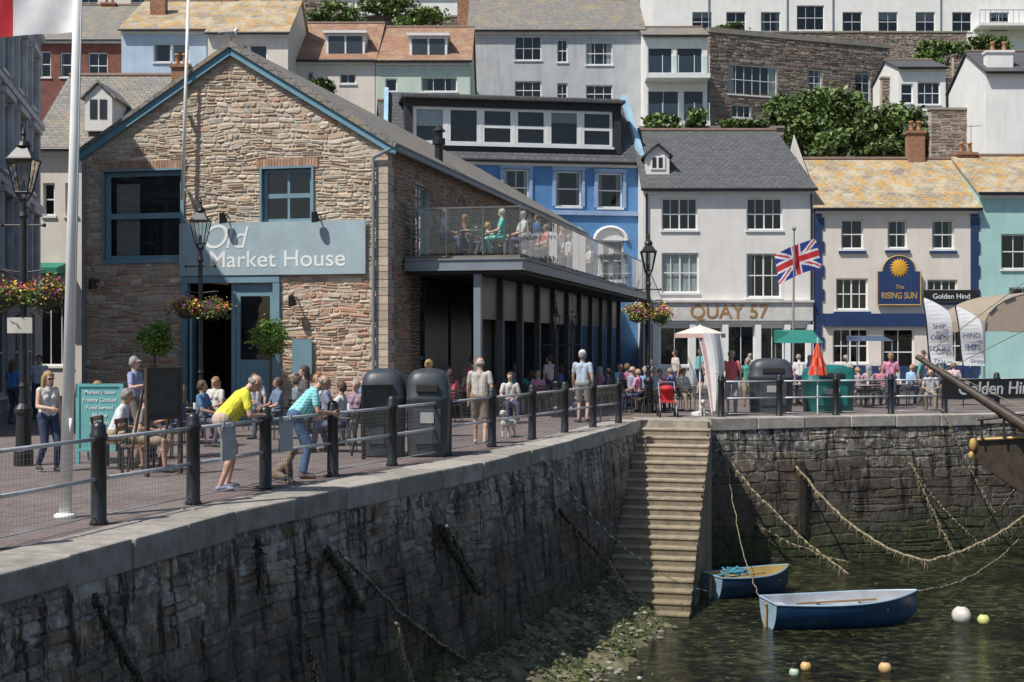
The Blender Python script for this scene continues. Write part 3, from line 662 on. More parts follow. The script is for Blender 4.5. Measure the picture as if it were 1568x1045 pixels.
# upper terraces ---------------------------------------------------
e,F=house('grey_rendered_house',718,986,86,48,10,greyw,[(788,55,829,92,3,2),(853,60,869,95,2,2),(897,64,938,99,3,2),(788,124,829,152,3,2),(853,127,869,160,2,2),(897,130,938,157,3,2)],2,5,SLATE2,chims=((712,-6,1,1.4),(950,-4,1,1.2)))
e,F=house('pale_blue_house',186,316,74,47,10,palebl,[(235,66,262,95,1,1),(264,66,290,95,1,1)],6,5,LICH,chims=((225,-6,.5),))
e,F=house('cream_terraced_house',318,441,73,52,10,cream,[(354,68,380,95,1,1),(382,68,409,95,1,1)],4,4.5,LICH,chims=((325,-12,1),))
def dm(P,F):
    for (x0,y0,x1,y1) in ((497,48,557,92),(626,52,684,92)):
        h=F.r(x0,y0,x1,y1); P['dormer'].fbox(F,h[0],h[2],h[1]-.3,h[3],-3,-.52); i=(h[0]+h[2])/2
        P['dormer'].fbox(F,h[0]-.15,h[2]+.15,h[3],h[3]+.15,-3,-.3)
        P['dormer'].fbox(F,h[0],h[2],h[1]-.3,h[1],-.52,-.4)
        for a,b in ((h[0]+.15,i-.06),(i+.06,h[2]-.15)): P['panes'].fbox(F,a,b,h[1]+.15,h[3]-.15,-.54,-.5)
e,F=house('red_roofed_terrace',441,574,76,94,10,cream,[(470,110,480,124,1,1),(520,112,545,128,2,1)],40,5,REDR,extra=dm,mats=dict(dormer=WHITE,panes=M('dark_pane',(.05,.06,.07),rough=.08,bmp=0)))
e,F=house('pale_green_house',575,720,76,95,10,paleg,[(645,118,700,140,3,1),(590,120,608,140,1,1)],46,5,REDR,chims=((548,92,.4,1.3),))
e,F=house('back_red_brick_house',40,190,82,62,10,M('dark_red_brick',(.2,.07,.05),var=.3),[(62,78,78,118,1,2),(135,80,165,120,2,2),(92,80,110,118,1,2)],12,5,SLATE2,chims=((130,8,1),(60,-5,1)))
e,F=house('hillside_cottage',40,345,104,-18,16,cream,[(120,-8,150,14,2,2),(200,-8,230,14,2,2)],-60,5,SLATE2)
def dl(P,F):
    h=F.r(126,130,168,186); P['dormer'].fbox(F,h[0],h[2],h[1]-.3,h[3]-.4,-3,-.3); m=(h[0]+h[2])/2
    P['panes'].fbox(F,h[0]+.2,m-.05,h[1]+.15,h[3]-.5,-.32,-.28); P['panes'].fbox(F,m+.05,h[2]-.2,h[1]+.15,h[3]-.5,-.32,-.28)
    for s in (h[0]-.15,h[2]+.15):
        q=[F.pt(s,h[3]-.5,-.2),F.pt(m,h[3]+.15,-.2),F.pt(m,h[3]+.15,-3),F.pt(s,h[3]-.5,-3)]; P['roof'].hexa(q+[p+Vector((0,0,.08)) for p in q])
    P['dormer'].poly(F.pt(h[0],h[3]-.4,-.31),F.pt(h[2],h[3]-.4,-.31),F.pt(m,h[3]+.1,-.31))
    a,c,b,d=F.r(58,402,104,420); P['awning'].hexa([F.pt(a,c,1.2),F.pt(b,c,1.2),F.pt(b,c,.01),F.pt(a,c,.01),F.pt(a,c+.2,1.2),F.pt(b,c+.2,1.2),F.pt(b,d,.01),F.pt(a,d,.01)])
e,F=house('cream_cottage',50,215,50,230,0,cream,[(66,280,84,330,1,2),(60,440,110,560,3,1,0),(100,280,118,330,1,2)],122,4.5,SLATE2,extra=dl,chims=((232,105,1,.7),),mats=dict(dormer=offw,panes=M('dark_pane'),awning=M('green_canvas',(.02,.2,.13))))
# left victorian terrace
P=Parts(); F=Fac((-12.4,27.5),(-16.6,46)); hh=[]
for z0,z1 in ((.5,3),(4.2,6.2),(7.1,9),(10,11.6)):
    for k in range(6): hh.append((1+k*3,z0,2.5+k*3,z1))
wall(P['walls'],F,0,F.L,0,13,hh,.3)
for h in hh: window(P,F,h,2,2,curt=1)
for h in hh[6:]:
    P['bands'].fbox(F,h[0]-.2,h[0]-.02,h[1]-.1,h[3]+.15,.003,.14); P['bands'].fbox(F,h[2]+.02,h[2]+.2,h[1]-.1,h[3]+.15,.003,.14); P['bands'].fbox(F,h[0]-.25,h[2]+.25,h[3]+.16,h[3]+.34,.003,.22)
for z in (3.4,6.6,9.5,12.6): P['bands'].fbox(F,0,F.L,z,z+.18,.003,.16)
P['walls'].poly(F.pt(F.L,0),F.pt(F.L,0,-9),F.pt(F.L,13,-9),F.pt(F.L,13)); P['walls'].poly(F.pt(0,0),F.pt(0,0,-9),F.pt(0,13,-9),F.pt(0,13))
q=[F.pt(0,13,.4),F.pt(F.L,13,.4),F.pt(F.L,16,-4),F.pt(0,16,-4)]; P['roof'].hexa(q+[p+Vector((0,0,.1)) for p in q])
finish(P,'victorian_terrace',dict(walls=M('blue_grey_render',(.36,.39,.44),streak=.2),bands=M('light_band',(.6,.6,.6))))
bp=[(.25,.20,.17),(.29,.23,.19),(.19,.16,.145),(.34,.28,.22),(.26,.18,.14)]
e,F=house('brown_stone_house',1086,1362,90,48,12,M('dark_mortar',(.24,.21,.18)),[(1115,100,1190,146,6,2,1),(1237,106,1259,138,2,3),(1310,112,1333,156,2,3),(1120,160,1150,180,3,1)],47,4,SLATE2,stone=bp,over=-.1,dd=5)
ws=[(x,y,x+30,y+30,2,2) for y in (18,) for x in (1060,1112,1165,1290,1345,1402,1458,1515)]+[(x,-34,x+30,-6,3,2) for x in (1112,1165,1290,1345,1402,1458)]+[(1220,8,1262,46,3,2),(1220,-40,1262,-8,3,2)]
def terr(P,F):
    a,c,b,d=F.r(1490,38,1600,46); P['slabs'].fbox(F,a,b,c,c+.25,.003,1.8)
    for k in range(14): u=a+(b-a)*k/13; P['rail'].tube(F.pt(u,c+.25,1.7),F.pt(u,c+1.4,1.7),.025,n=5)
    P['rail'].tube(F.pt(a,c+1.4,1.7),F.pt(b,c+1.4,1.7),.035)
    for x in (1085,1205,1275,1440): u=F.u(x); P['pipes'].tube(F.pt(u,18,.08),F.pt(u,34,.08),.06)
e,F=house('white_hillside_terrace',1000,1640,118,-70,18,whiter,ws,-110,6,SLATE,extra=terr,mats=dict(rail=STEEL,pipes=STEEL))
e,F=house('white_villa',500,720,120,-10,15,whiter,[(600,5,640,20,3,2)],-50,6,SLATE2)
e,F=house('small_white_house',1376,1448,84,105,12,whiter,[(1380,128,1398,158,1,2),(1405,125,1440,160,3,2)],96,3,SLATE)
def bal(P,F):
    for y in (118,190):
        a,c,b,d=F.r(987,y,1083,y+7); P['slabs'].fbox(F,a,b,c,d,0.003,1.3)
        P['glasspanel'].fbox(F,a+.05,b-.05,d+.02,d+1.1,1.22,1.24)
        for i in range(5): u=a+(b-a)*i/4; P['slabs'].fbox(F,min(max(u,a+.03),b-.06)-.02,min(max(u,a+.03),b-.06)+.02,d,d+1.15,1.25,1.29)
e,F=house('modern_balcony_flats',986,1083,84,56,10,whiter,[(992,72,1030,112,1,1,0),(1036,72,1076,112,1,1,0),(992,138,1040,186,2,1,0),(1046,138,1078,186,1,1,0)],46,3,SLATE2,extra=bal,mats=dict(slabs=WHITE,glasspanel=BALG))
e,F=house('white_gable_house',1510,1640,70,112,8,whiter,[(1590,150,1620,190,2,2)],84,3,SLATE,chims=((1535,82,.2,1.4),),mats=dict(chimneys=whiter))
def rwall(name,x0,x1,d,y0,zb):
    P=Parts(); F=Fac((wx(x0,d),d),(wx(x1,d),d+.01)); zt=wz(y0,d)
    rubble(P['stones'],F,0,F.L,zb,zt,[],bp,h=(.14,.26),l=(.25,.6),gap=.03,prot=(.01,.07)); P['core'].fbox(F,0,F.L,zb,zt,-.4,0); P['cap'].fbox(F,-.05,F.L+.05,zt,zt+.12,-.45,.1)
    finish(P,name,dict(core=MORTAR,cap=M('wall_cap')))
rwall('retaining_wall',980,1200,76,196,6); rwall('retaining_wall',1425,1516,73,168,6); rwall('retaining_wall',1350,1520,86,120,8); rwall('garden_wall',430,730,96,26,14); rwall('garden_wall',1460,1600,92,85,14); rwall('garden_wall',1090,1480,108,50,18); rwall('garden_wall',335,520,99,-8,18)
# hill
g=Geo(); P_=[]; ys=[64.5,68,74,80,88,96,106,118,135,160,200,260,400,900]; zs=[-.2,3,8,12.5,14.5,18,22.5,26,36,50,64,76,82,84]
xs=[-900,-300]+list(range(-140,141,7))+[300,900]
for y,z in zip(ys,zs):
    for x in xs: P_.append((x,y,z+(1.2*mn.noise(Vector((x*.08,y*.08,0))) if 66<y<150 else 0)))
i0=g.av(P_); nx=len(xs)
for a in range(len(ys)-1):
    for b_ in range(nx-1): k=i0+a*nx+b_; g.f.append((k,k+1,k+nx+1,k+nx))
g.obj('hillside',M('hill_grass',(.05,.08,.025),col2=(.16,.14,.09),scale=.6,bmp=.8,var=.5),smooth=True)
def bush(name,x0,x1,y0,y1,d,n,leaf=.22,dep=2,clumps=30,pal=GREEN,tight=.2):
    g=Geo(); leafy(g,((wx(x0,d)+wx(x1,d))/2,d,(wz(y0,d)+wz(y1,d))/2),((wx(x1,d)-wx(x0,d))/2,dep,(wz(y0,d)-wz(y1,d))/2),n,leaf,pal,clumps,tight)
    e=empty(name); g.obj('foliage',LEAF,e); t=Geo(); cx=(wx(x0,d)+wx(x1,d))/2
    for k in range(5):
        t.tube((cx+(k-2)*.3,d,wz(y1,d)-1),(cx+(k-2)*(wx(x1,d)-wx(x0,d))*.16,d+uni(-.6,.6),wz(y0,d)*.4+wz(y1,d)*.6),.12,.04)
    t.obj('branches',M('bark',(.1,.075,.05)),e)
bush('hillside_shrubs',1185,1335,134,250,77,17000,.18,2.5,60,tight=.17); bush('hillside_shrubs',1300,1440,160,256,75,13000,.18,2.2,50,tight=.17); bush('ivy_shrubs',1165,1225,148,192,80,3500,.18,1.5,14); bush('hillside_shrubs',1240,1300,200,258,73,4000,.16,1.5,18)
for a in ((985,1050,176,205,75),(1050,1080,168,200,75.5),(1465,1548,52,98,88),(590,700,8,45,92),(470,560,5,42,94),(1400,1440,78,100,95),(480,510,122,142,74),(1380,1450,88,112,90),(1100,1180,182,205,75),(1095,1140,35,52,102),(1400,1470,60,85,100),(540,640,-5,30,96)):
    bush('garden_shrub',*a,2200,.17,1.5,14)
# ------------------------------------------------------------------ people
def blob(name,prims,mats,vox,M4,parent=None,smooth=3):
    g=Geo()
    for p0,r0,p1,r1,mi in prims:
        g.sph(p0,r0,12,8)
        if (Vector(p1)-Vector(p0)).length>1e-4: g.sph(p1,r1,12,8); g.tube(p0,p1,r0,r1,12)
    me=bpy.data.meshes.new('tmp'); me.from_pydata(g.v,[],g.f); o=bpy.data.objects.new('tmp',me); COL.objects.link(o)
    r=o.modifiers.new('r','REMESH'); r.mode='VOXEL'; r.voxel_size=vox
    s=o.modifiers.new('s','SMOOTH'); s.factor=.5; s.iterations=smooth
    dg=bpy.context.evaluated_depsgraph_get(); m2=bpy.data.meshes.new_from_object(o.evaluated_get(dg))
    bpy.data.objects.remove(o); bpy.data.meshes.remove(me)
    n=len(m2.polygons); C=np.empty(n*3,dtype=np.float32); m2.polygons.foreach_get('center',C); C=C.reshape(-1,3)
    best=np.full(n,1e9); idx=np.zeros(n,dtype=np.int32)
    for p0,r0,p1,r1,mi in prims:
        a=np.array(p0);b=np.array(p1);ab=b-a;L=(ab@ab)
        t=np.clip(((C-a)@ab)/L,0,1) if L>1e-8 else np.zeros(n)
        dd=np.linalg.norm(C-(a+t[:,None]*ab),axis=1)-(r0+(r1-r0)*t)
        k=dd<best; best[k]=dd[k]; idx[k]=mi
    m2.materials.clear()
    for m in mats: m2.materials.append(m)
    m2.polygons.foreach_set('material_index',idx); m2.polygons.foreach_set('use_smooth',np.ones(n,dtype=bool)); m2.name=name
    ob=bpy.data.objects.new(name,m2); COL.objects.link(ob); ob.matrix_world=M4
    return ob
def cm(col,rough=.8,pat=None):
    nm='cloth_%02d_%02d_%02d_%s'%(int(col[0]*99),int(col[1]*99),int(col[2]*99),pat)
    if nm in MATS: return MATS[nm]
    m,nt,b=newmat(nm); t=nd(nt,'ShaderNodeTexCoord').outputs['Object']
    n=noise(nt,t,9,5); c=mix(nt,ramp(nt,n,.35,.7),tuple(x*.8 for x in col),tuple(min(.85,x*1.1) for x in col))
    if pat:
        for ax in (('X','Z') if pat=='check' else ('X',)):
            w=nd(nt,'ShaderNodeTexWave',bands_direction=ax); w.inputs['Scale'].default_value=7 if pat=='check' else 9; w.inputs['Distortion'].default_value=.6; nt.links.new(t,w.inputs['Vector'])
            k=.62 if sum(col)>1.2 else 1.8
            c=mix(nt,ramp(nt,w.outputs['Fac'],.72,.85),c,tuple(min(.8,x*k+.02) for x in col))
    nt.links.new(c,b.inputs['Base Color']); b.inputs['Roughness'].default_value=rough; bump(nt,b,noise(nt,mapping(nt,t,(1,1,.4)),12,3),.8,.03)
    MATS[nm]=m; return m
SK=[(.52,.31,.22),(.46,.27,.19),(.56,.36,.27)]
def ik(s,h,l1,l2,hint):
    d=h-s; L=d.length; 
    if L>l1+l2-.005: h=s+d*(l1+l2-.005)/L; d=h-s; L=d.length
    a=(l1*l1-l2*l2+L*L)/(2*L); hh=math.sqrt(max(0,l1*l1-a*a)); u=d.normalized(); k=hint-u*hint.dot(u); k.normalize()
    return s+u*a+k*hh,h
def human(name,x,y,z=0,face=0,H=1.72,pose='stand',lean=0,lh=None,rh=None,stride=0,top=(.5,.5,.5),bottom=(.1,.1,.15),shorts=False,hair=(.12,.08,.05),hl='short',hat=None,sleeve='short',hp=None,hy=0,fat=1.,vox=.014,shoe=(.05,.05,.05),glasses=False,pat=None,skin=None,seat=.46,fem=False,legs=None):
    S=H/1.75; V=Vector; ph=.95 if pose=='stand' else seat/S+.1; P=V((0,0,ph)); a=math.radians(lean); U=V((0,math.sin(a),math.cos(a))); Fw=V((0,math.cos(a),-math.sin(a)))
    if pose=='stand' and lean>30: P=V((0,-.12,ph-.02))
    X=V((1,0,0)); pr=[]; add=lambda p0,r0,p1,r1,m: pr.append((tuple(p0*S),r0*S,tuple(p1*S),r1*S,m))
    f=fat; sw=.145 if fem else .165
    for s in (-1,1):
        add(P-X*.075*s,.108*f,P+X*.085*s,.108*f,2)
        add(P+U*.04+X*.045*s,.112*f,P+U*.22+X*.05*s,.10*f,1)
        add(P+U*.2+X*.05*s,.10*f,P+U*.39+X*.085*s-Fw*.005,.092,1)
        add(P+U*.36+X*.07*s,.09,P+U*.45+X*sw*s,.056,1)
        if fem: add(P+U*.32+X*.065*s+Fw*.07,.055,P+U*.36+X*.06*s+Fw*.03,.06,1)
    if f>1.05: add(P+U*.1+Fw*.05,.12*f,P+U*.2+Fw*.05,.11*f,1)
    add(P+U*.42,.085,P+U*.47,.07,1)
    hpi=a*.5 if hp is None else math.radians(hp); hy_=math.radians(hy)
    nb=P+U*.49; Hu=V((0,math.sin(hpi),math.cos(hpi))); Hf=V((0,math.cos(hpi),-math.sin(hpi))); 
    Rz=Matrix.Rotation(-hy_,3,Hu); Hf=Rz@Hf; Hx=Hf.cross(Hu)
    hc=nb+Hu*.15+U*.01
    add(P+U*.45,.055,hc-Hu*.03-Hf*.015,.05,0)
    h=lambda f_,u_,x_=0: hc+Hf*f_+Hu*u_+Hx*x_
    add(h(-.015,.03),.084,h(0,.03),.082,0); add(h(.03,.015),.068,h(.052,-.062),.04,0)
    add(h(.095,.005),.011,h(.108,-.022),.0145,0); add(h(.06,.035,-.03),.03,h(.06,.035,.03),.03,0)
    for s in (-1,1):
        add(h(-.0,.012,.085*s),.014,h(-.005,-.015,.08*s),.012,0)
        add(h(.087,.012,.029*s),.0085,h(.087,.012,.034*s),.0085,5)
        if glasses: add(h(.098,.01,.018*s),.016,h(.092,.01,.045*s),.016,5)
    add(h(.086,-.05,-.017),.008,h(.086,-.05,.017),.008,6)
    if hl!='bald':
        add(h(-.022,.048),.088,h(-.035,.0),.082,4)
        add(h(.02,.062),.068,h(-.02,.06),.08,4)
        for s in (-1,1): add(h(.01,.05,.05*s),.05,h(-.03,.0,.05*s),.048,4)
        if hl=='long':
            for s in (-1,0,1): add(h(-.04,.0,.045*s),.06,h(-.06,-.2,.05*s),.04,4)
            for s in (-1,1): add(h(.0,.03,.075*s),.03,h(-.01,-.13,.08*s),.025,4)
        if hl=='bun': add(h(-.12,.06),.04,h(-.12,.05),.04,4)
    else:
        for s in (-1,1): add(h(-.04,-.01,.06*s),.036,h(-.07,-.01,.02*s),.04,4)
    if hat:
        add(h(-.01,.065),.093,h(-.012,.055),.094,7)
        for s in (-1,0,1): add(h(.06,.065,.035*s),.018,h(.145-.015*abs(s),.055,.04*s),.012,7)
    for s,st_ in ((-1,stride),(1,-stride)):
        hip=P+X*.09*s-V((0,0,.02)); w=.11 if pose=='stand' else .13
        if legs: an=V(legs[0 if s<0 else 1]); an.z=max(an.z,.09)
        elif pose=='stand': an=V((w*s,st_,.09 if st_>=0 else .12))
        else: an=V((w*s,.40+.08*s*(1 if rnd()<.5 else -1),.09))
        kn,an=ik(hip,an,.445,.425,V((.05*s,1,0.0)) if pose=='stand' else V((.1*s,.6,1)))
        add(hip,.088,kn,.056,0 if shorts else 2); add(kn,.054,an,.034,0); md=kn.lerp(an,.33)+(V((0,-.014,0))); add(md,.05,kn.lerp(an,.55),.042,0)
        if shorts: add(hip,.098,hip.lerp(kn,.86),.083,2)
        else: add(hip,.094,kn,.068,2); add(kn,.066,an+V((0,0,.03)),.052,2)
        ft=V((s*.03,.16,0)); add(an-V((0,.035,.05)),.038,an+V((s*.005,.05,-.045)),.038,3); add(an+V((0,.04,-.05)),.037,an+ft*.9+V((0,0,-.058)),.03,3)
    for s,tg in ((-1,lh),(1,rh)):
        sh_=P+U*.44+X*(sw+.015)*s
        if tg is None: tg=(P+V((.25*s,.06+.1*(-s)*(1 if stride else 0),-.09))) if pose=='stand' and lean<25 else (P+V((.13*s,.33,.12)))
        tg=V(tg); el,ha=ik(sh_,tg,.285,.255,V((.55*s,-.6,-.6)))
        add(sh_,.05,el,.037,0 if sleeve!='long' else 1); add(el,.036,el.lerp(ha,.4),.037,0 if sleeve!='long' else 1); add(el.lerp(ha,.4),.037,ha,.024,0)
        if sleeve=='short': add(sh_,.062,sh_.lerp(el,.62),.056,1)
        elif sleeve=='long': add(sh_,.06,el,.05,1); add(el,.048,el.lerp(ha,.9),.036,1)
        else: add(sh_-U*.0,.052,sh_-U*.02,.05,1 if sleeve=='vest' else 0)
        hd=(ha-el).normalized(); hd=(hd+V((0,.15,-.25))).normalized(); sx=hd.cross(V((-s,0.2,0)))
        if sx.length<.1: sx=V((0,1,0))
        sx.normalize(); pn=hd.cross(sx).normalized()
        add(ha,.024,ha+hd*.075+sx*.018,.021,0); add(ha,.024,ha+hd*.075-sx*.018,.021,0)
        fr=.0095 if vox<.012 else .0115
        for i,L in enumerate((.068,.08,.076,.06)):
            b0=ha+hd*.075+sx*(.03-.02*i)*1.05; cu=pn*(-.35*s); mdp=b0+(hd+cu*.4).normalized()*L*.55; add(b0,fr,mdp,fr*.95,0); add(mdp,fr*.95,mdp+(hd*.8+cu*1.4).normalized()*L*.5,fr*.8,0)
        t0=ha+hd*.025+sx*.026; t1=t0+(hd*.5+sx*.9).normalized()*.04; add(t0,.013,t1,.011,0); add(t1,.011,t1+(hd+sx*.15).normalized()*.035,.0095,0)
    sk=skin or random.choice(SK)
    mats=[M('skin_%d'%int(sk[0]*100),sk,rough=.5,var=.12,scale=12,bmp=.1),cm(top,pat=pat),cm(bottom),cm(shoe),M('hair_%d'%int(hair[0]*100+hair[2]*1000),hair,rough=.6,var=.45,scale=40,bmp=.6,bscale=90),M('eye_dark',(.02,.015,.012),rough=.2,bmp=0),M('lips',(.42,.17,.14),bmp=0),cm(hat or (.5,.5,.5))]
    return blob(name,pr,mats,vox,Matrix.Translation((x,y,z))@Matrix.Rotation(-math.radians(face),4,'Z'))
def chair(x,y,z=0,face=0,mat=None,name='cafe_chair'):
    g=Geo(); 
    for a,b in ((-.2,-.2),(.2,-.2),(-.2,.2),(.2,.2)): g.tube((a,b,0),(a*.95,b*.95,.44),.013)
    g.box(0,0,.45,.42,.42,.025)
    for a in (-.2,.2): g.tube((a,-.2,.44),(a,-.27,.86),.013); g.tube((a,-.2,.66),(a,.18,.66),.013); g.tube((a,.18,.66),(a,.19,.44),.011)
    for k in range(4): g.box(0,-.215-.018*k,.56+.085*k,.4,.015,.055)
    o=g.obj(name,mat or M('chair_metal',(.12,.11,.10),rough=.4,metal=.5)); o.matrix_world=Matrix.Translation((x,y,z))@Matrix.Rotation(-math.radians(face),4,'Z'); return o
def table(x,y,z=0,r=.36):
    e=empty('cafe_table'); g=Geo(); g.lathe([(r,.70),(r+.01,.715),(r,.73)],(x,y,z),20); g.obj('top',M('table_top',(.3,.28,.25),rough=.3),e)
    g=Geo(); g.tube((x,y,z+.03),(x,y,z+.7),.03); 
    for k in range(3): t=k*2.094; g.tube((x,y,z+.08),(x+math.cos(t)*.28,y+math.sin(t)*.28,z+.02),.018)
    g.obj('pedestal',BLACK,e)
    g=Geo(); g.lathe([(.03,.731),(.035,.83),(.033,.84)],(x+.1,y+.05,z),10); g.lathe([(.06,.731),(.09,.75)],(x-.1,y-.05,z),12); g.obj('crockery',WHITE,e)
GREY=(.27,.25,.225)
human('standing_woman',wx(73,21),21,0,130,1.64,top=(.62,.6,.57),bottom=(.03,.045,.1),hair=(.4,.25,.1),hl='long',sleeve='vest',glasses=True,fem=True,vox=.01,lh=(-.22,.05,.86),rh=(.12,.3,1.1),stride=.1,hp=8)
human('seated_man',wx(176,21.6),21.6,0,85,1.76,pose='sit',top=(.64,.66,.70),bottom=(.35,.28,.19),shorts=True,hair=GREY,vox=.01,lean=18,fat=1.15,hp=15,shoe=(.2,.15,.1))
human('seated_man',wx(214,21.0),21.0,0,95,1.7,pose='sit',top=(.32,.30,.28),bottom=(.3,.24,.17),shorts=True,hair=GREY,vox=.01,lean=12,fat=1.1,hat=(.3,.3,.28))
human('standing_man',wx(206,26),26,0,100,1.8,top=(.3,.32,.5),bottom=(.2,.17,.14),hair=GREY,hat=(.33,.33,.36),pat=None,rh=(.2,.3,1.2))
human('leaning_man_yellow_shirt',-3.97,18.45,0,68,1.86,lean=40,lh=(-.10,.45,.985),rh=(.14,.43,.985),top=(.80,.74,.06),bottom=(.50,.39,.32),shorts=True,hair=GREY,hl='bald',hp=52,fat=1.14,vox=.0085,shoe=(.3,.32,.4),legs=((-.14,-.02,.09),(.14,-.16,.09)),skin=(.52,.29,.2))
human('leaning_man_teal_shirt',-3.20,20.0,0,76,1.80,lean=38,lh=(-.12,.40,.97),rh=(.12,.42,.97),top=(.17,.43,.44),bottom=(.07,.13,.25),hair=GREY,hl='bald',hp=52,fat=1.14,vox=.009,shoe=(.12,.08,.05),pat='check')
human('walking_man_check_shirt',wx(735,26.6),26.6,0,5,1.8,top=(.58,.53,.47),bottom=(.25,.2,.14),shorts=True,hair=(.36,.34,.31),hl='bald',fat=1.18,vox=.01,stride=.16,pat='check',skin=(.54,.32,.23),shoe=(.4,.38,.34),hp=8)
human('standing_woman',wx(657,28.5),28.5,0,20,1.72,top=(.66,.65,.63),bottom=(.4,.36,.33),hair=(.42,.26,.1),hl='bun',fem=True,vox=.011,stride=.08,lh=(-.28,.15,1.05))
human('standing_man',wx(892,33.5),33.5,0.0,15,1.88,top=(.45,.53,.62),bottom=(.3,.29,.27),shorts=True,hair=GREY,hat=(.62,.6,.56),pat='stripe',vox=.012,stride=.05)
human('standing_man',wx(1120,37.2),37.2,0,190,1.86,top=(.45,.09,.09),bottom=(.3,.3,.3),hair=GREY,pat='check',fat=1.1,vox=.012)
human('standing_woman',wx(466,24.5),24.5,0,250,1.66,top=(.1,.09,.1),bottom=(.08,.08,.1),hair=(.06,.035,.02),hl='long',fem=True)
def sat(px,d,face,z=0,**k):
    x=wx(px,d); human(k.pop('nm','seated_person'),x,d,z,face,pose='sit',**k); f=math.radians(face); chair(x-.05*math.sin(f),d-.05*math.cos(f),z,face)
sat(276,23.5,260,top=(.08,.12,.3),bottom=(.1,.1,.15),hair=(.25,.15,.08),hl='long',fem=True,nm='seated_woman')
sat(522,24.6,280,top=(.6,.6,.62),bottom=(.1,.12,.2),hair=(.1,.07,.05),nm='seated_man',H=1.76)
sat(545,26.4,200,top=(.30,.2,.26),bottom=(.2,.2,.2),hair=(.42,.38,.33),fem=True,nm='seated_woman')
sat(500,27.5,90,top=(.25,.3,.4),hair=GREY,nm='seated_man'); table(wx(526,26.2),26.2)
sat(575,28.5,160,top=(.35,.12,.2),hair=(.3,.2,.1),fem=True,nm='seated_woman')
sat(262,27,250,top=(.5,.5,.52),hair=GREY); sat(310,26,100,top=(.1,.2,.35),hair=(.1,.07,.05)); table(wx(290,26.6),26.6)
sat(330,28.5,200,top=(.6,.58,.52),hair=(.3,.2,.1),fem=True,hl='long'); sat(600,31,140,top=(.5,.2,.2),hair=(.2,.12,.06)); sat(560,32,240,top=(.15,.3,.5),hair=GREY)
sat(485,30.5,150,top=(.62,.6,.6),hair=(.4,.25,.1),fem=True); sat(455,29.5,60,top=(.2,.25,.3),hair=(.1,.07,.05)); table(wx(470,30),30.2)
sat(150,25.5,100,top=(.2,.35,.5),hair=(.3,.18,.08),fem=True,hl='long'); sat(235,30,200,top=(.6,.3,.3),hair=GREY); sat(390,31,150,top=(.62,.62,.6),hair=(.2,.12,.06)); sat(425,28,240,top=(.15,.2,.3),hair=(.1,.07,.05))
human('standing_man',wx(60,35),35,0,180,1.75,top=(.5,.52,.56),bottom=(.05,.06,.1)); human('standing_woman',wx(20,33),33,0,20,1.65,top=(.06,.2,.5),bottom=(.05,.06,.1),hl='long',fem=True)
# deck guests
DZ=4.38
def ondeck(u,w): q=MS.pt(u,0,w); return q.x,q.y
for u,w,fc,k in ((2.0,.95,95,dict(top=(.42,.5,.58),bottom=(.1,.1,.2),hair=(.35,.2,.1),hl='bun',fem=True)),(2.2,2.55,265,dict(top=(.15,.55,.48),bottom=(.15,.5,.45),hair=(.5,.42,.3),hl='short',fem=True)),
    (3.3,2.9,250,dict(top=(.6,.6,.6),hair=(.4,.39,.36),H=1.8)),(3.4,1.2,100,dict(top=(.3,.12,.1),hair=(.2,.1,.05),hl='long')),(4.6,.9,90,dict(top=(.55,.5,.2),hair=(.3,.2,.1))),(5.5,2.5,280,dict(top=(.15,.2,.4))),(6,1.2,90,dict(top=(.6,.5,.45),hair=(.4,.25,.1))),(7,2.8,250,dict(top=(.6,.2,.2),hair=GREY)),(8.6,2.8,270,dict(top=(.2,.45,.55),hair=(.2,.1,.05))),(9.5,1.6,90,dict(top=(.6,.6,.6))),(10.8,2.8,200,dict(top=(.5,.5,.5),hair=GREY)),(13,2.6,250,dict(top=(.1,.1,.15))),(15.5,2.7,250,dict(top=(.6,.6,.55)))):
    x,y=ondeck(u,w); human('seated_diner',x,y,DZ,fc,pose='sit',**k); chair(x,y,DZ,fc)
for u,w in ((2.1,1.75),(3.5,2.05),(5.8,1.8),(8.0,2.2),(9.8,2.2)): table(*ondeck(u,w),DZ)
x,y=ondeck(2.6,1.8); chair(x,y-.9,DZ,10)
for u in (7.5,11.5,14): x,y=ondeck(u,2.4); human('standing_diner',x,y,DZ,uni(90,270),1.7,top=random.choice([(.6,.6,.6),(.1,.2,.4),(.5,.3,.3)]),hair=(.2,.12,.07))
# crowd
tops=[(.6,.6,.6),(.55,.52,.5),(.08,.1,.25),(.45,.1,.1),(.1,.35,.35),(.1,.1,.12),(.35,.4,.5),(.5,.35,.35),(.2,.35,.6),(.65,.62,.55),(.05,.25,.2),(.55,.2,.3)]
hairs=[GREY,(.12,.08,.05),(.3,.18,.08),(.42,.28,.13),(.36,.35,.32),(.05,.03,.02)]
def crowd(pxs,d0,d1,stand=.2):
    for px in pxs:
        d=uni(d0,d1); fm=rnd()<.5; fc=uni(0,360)
        k=dict(top=random.choice(tops),bottom=random.choice([(.05,.06,.12),(.3,.25,.18),(.12,.12,.12)]),hair=random.choice(hairs),fem=fm,hl='long' if fm and rnd()<.6 else random.choice(['short','short','bald']) if not fm else 'short',H=uni(1.6,1.83),shorts=rnd()<.4,vox=.018,pat=random.choice([None,None,'check','stripe']),lean=uni(0,14),hp=uni(-5,25),hy=uni(-40,40))
        if rnd()<stand: human('standing_woman' if fm else 'standing_man',wx(px,d),d,0,fc,**k)
        else: sat(px,d,fc,nm='seated_woman' if fm else 'seated_man',**k)
crowd([688,700,712,726,768,780,795,812,826,842,858,906,918,932,946,960],35.5,43,.28)
crowd([690,780,905],31.5,34,.0)
crowd([966,978,990,1003,1014,1028,1045],37,41,.3)
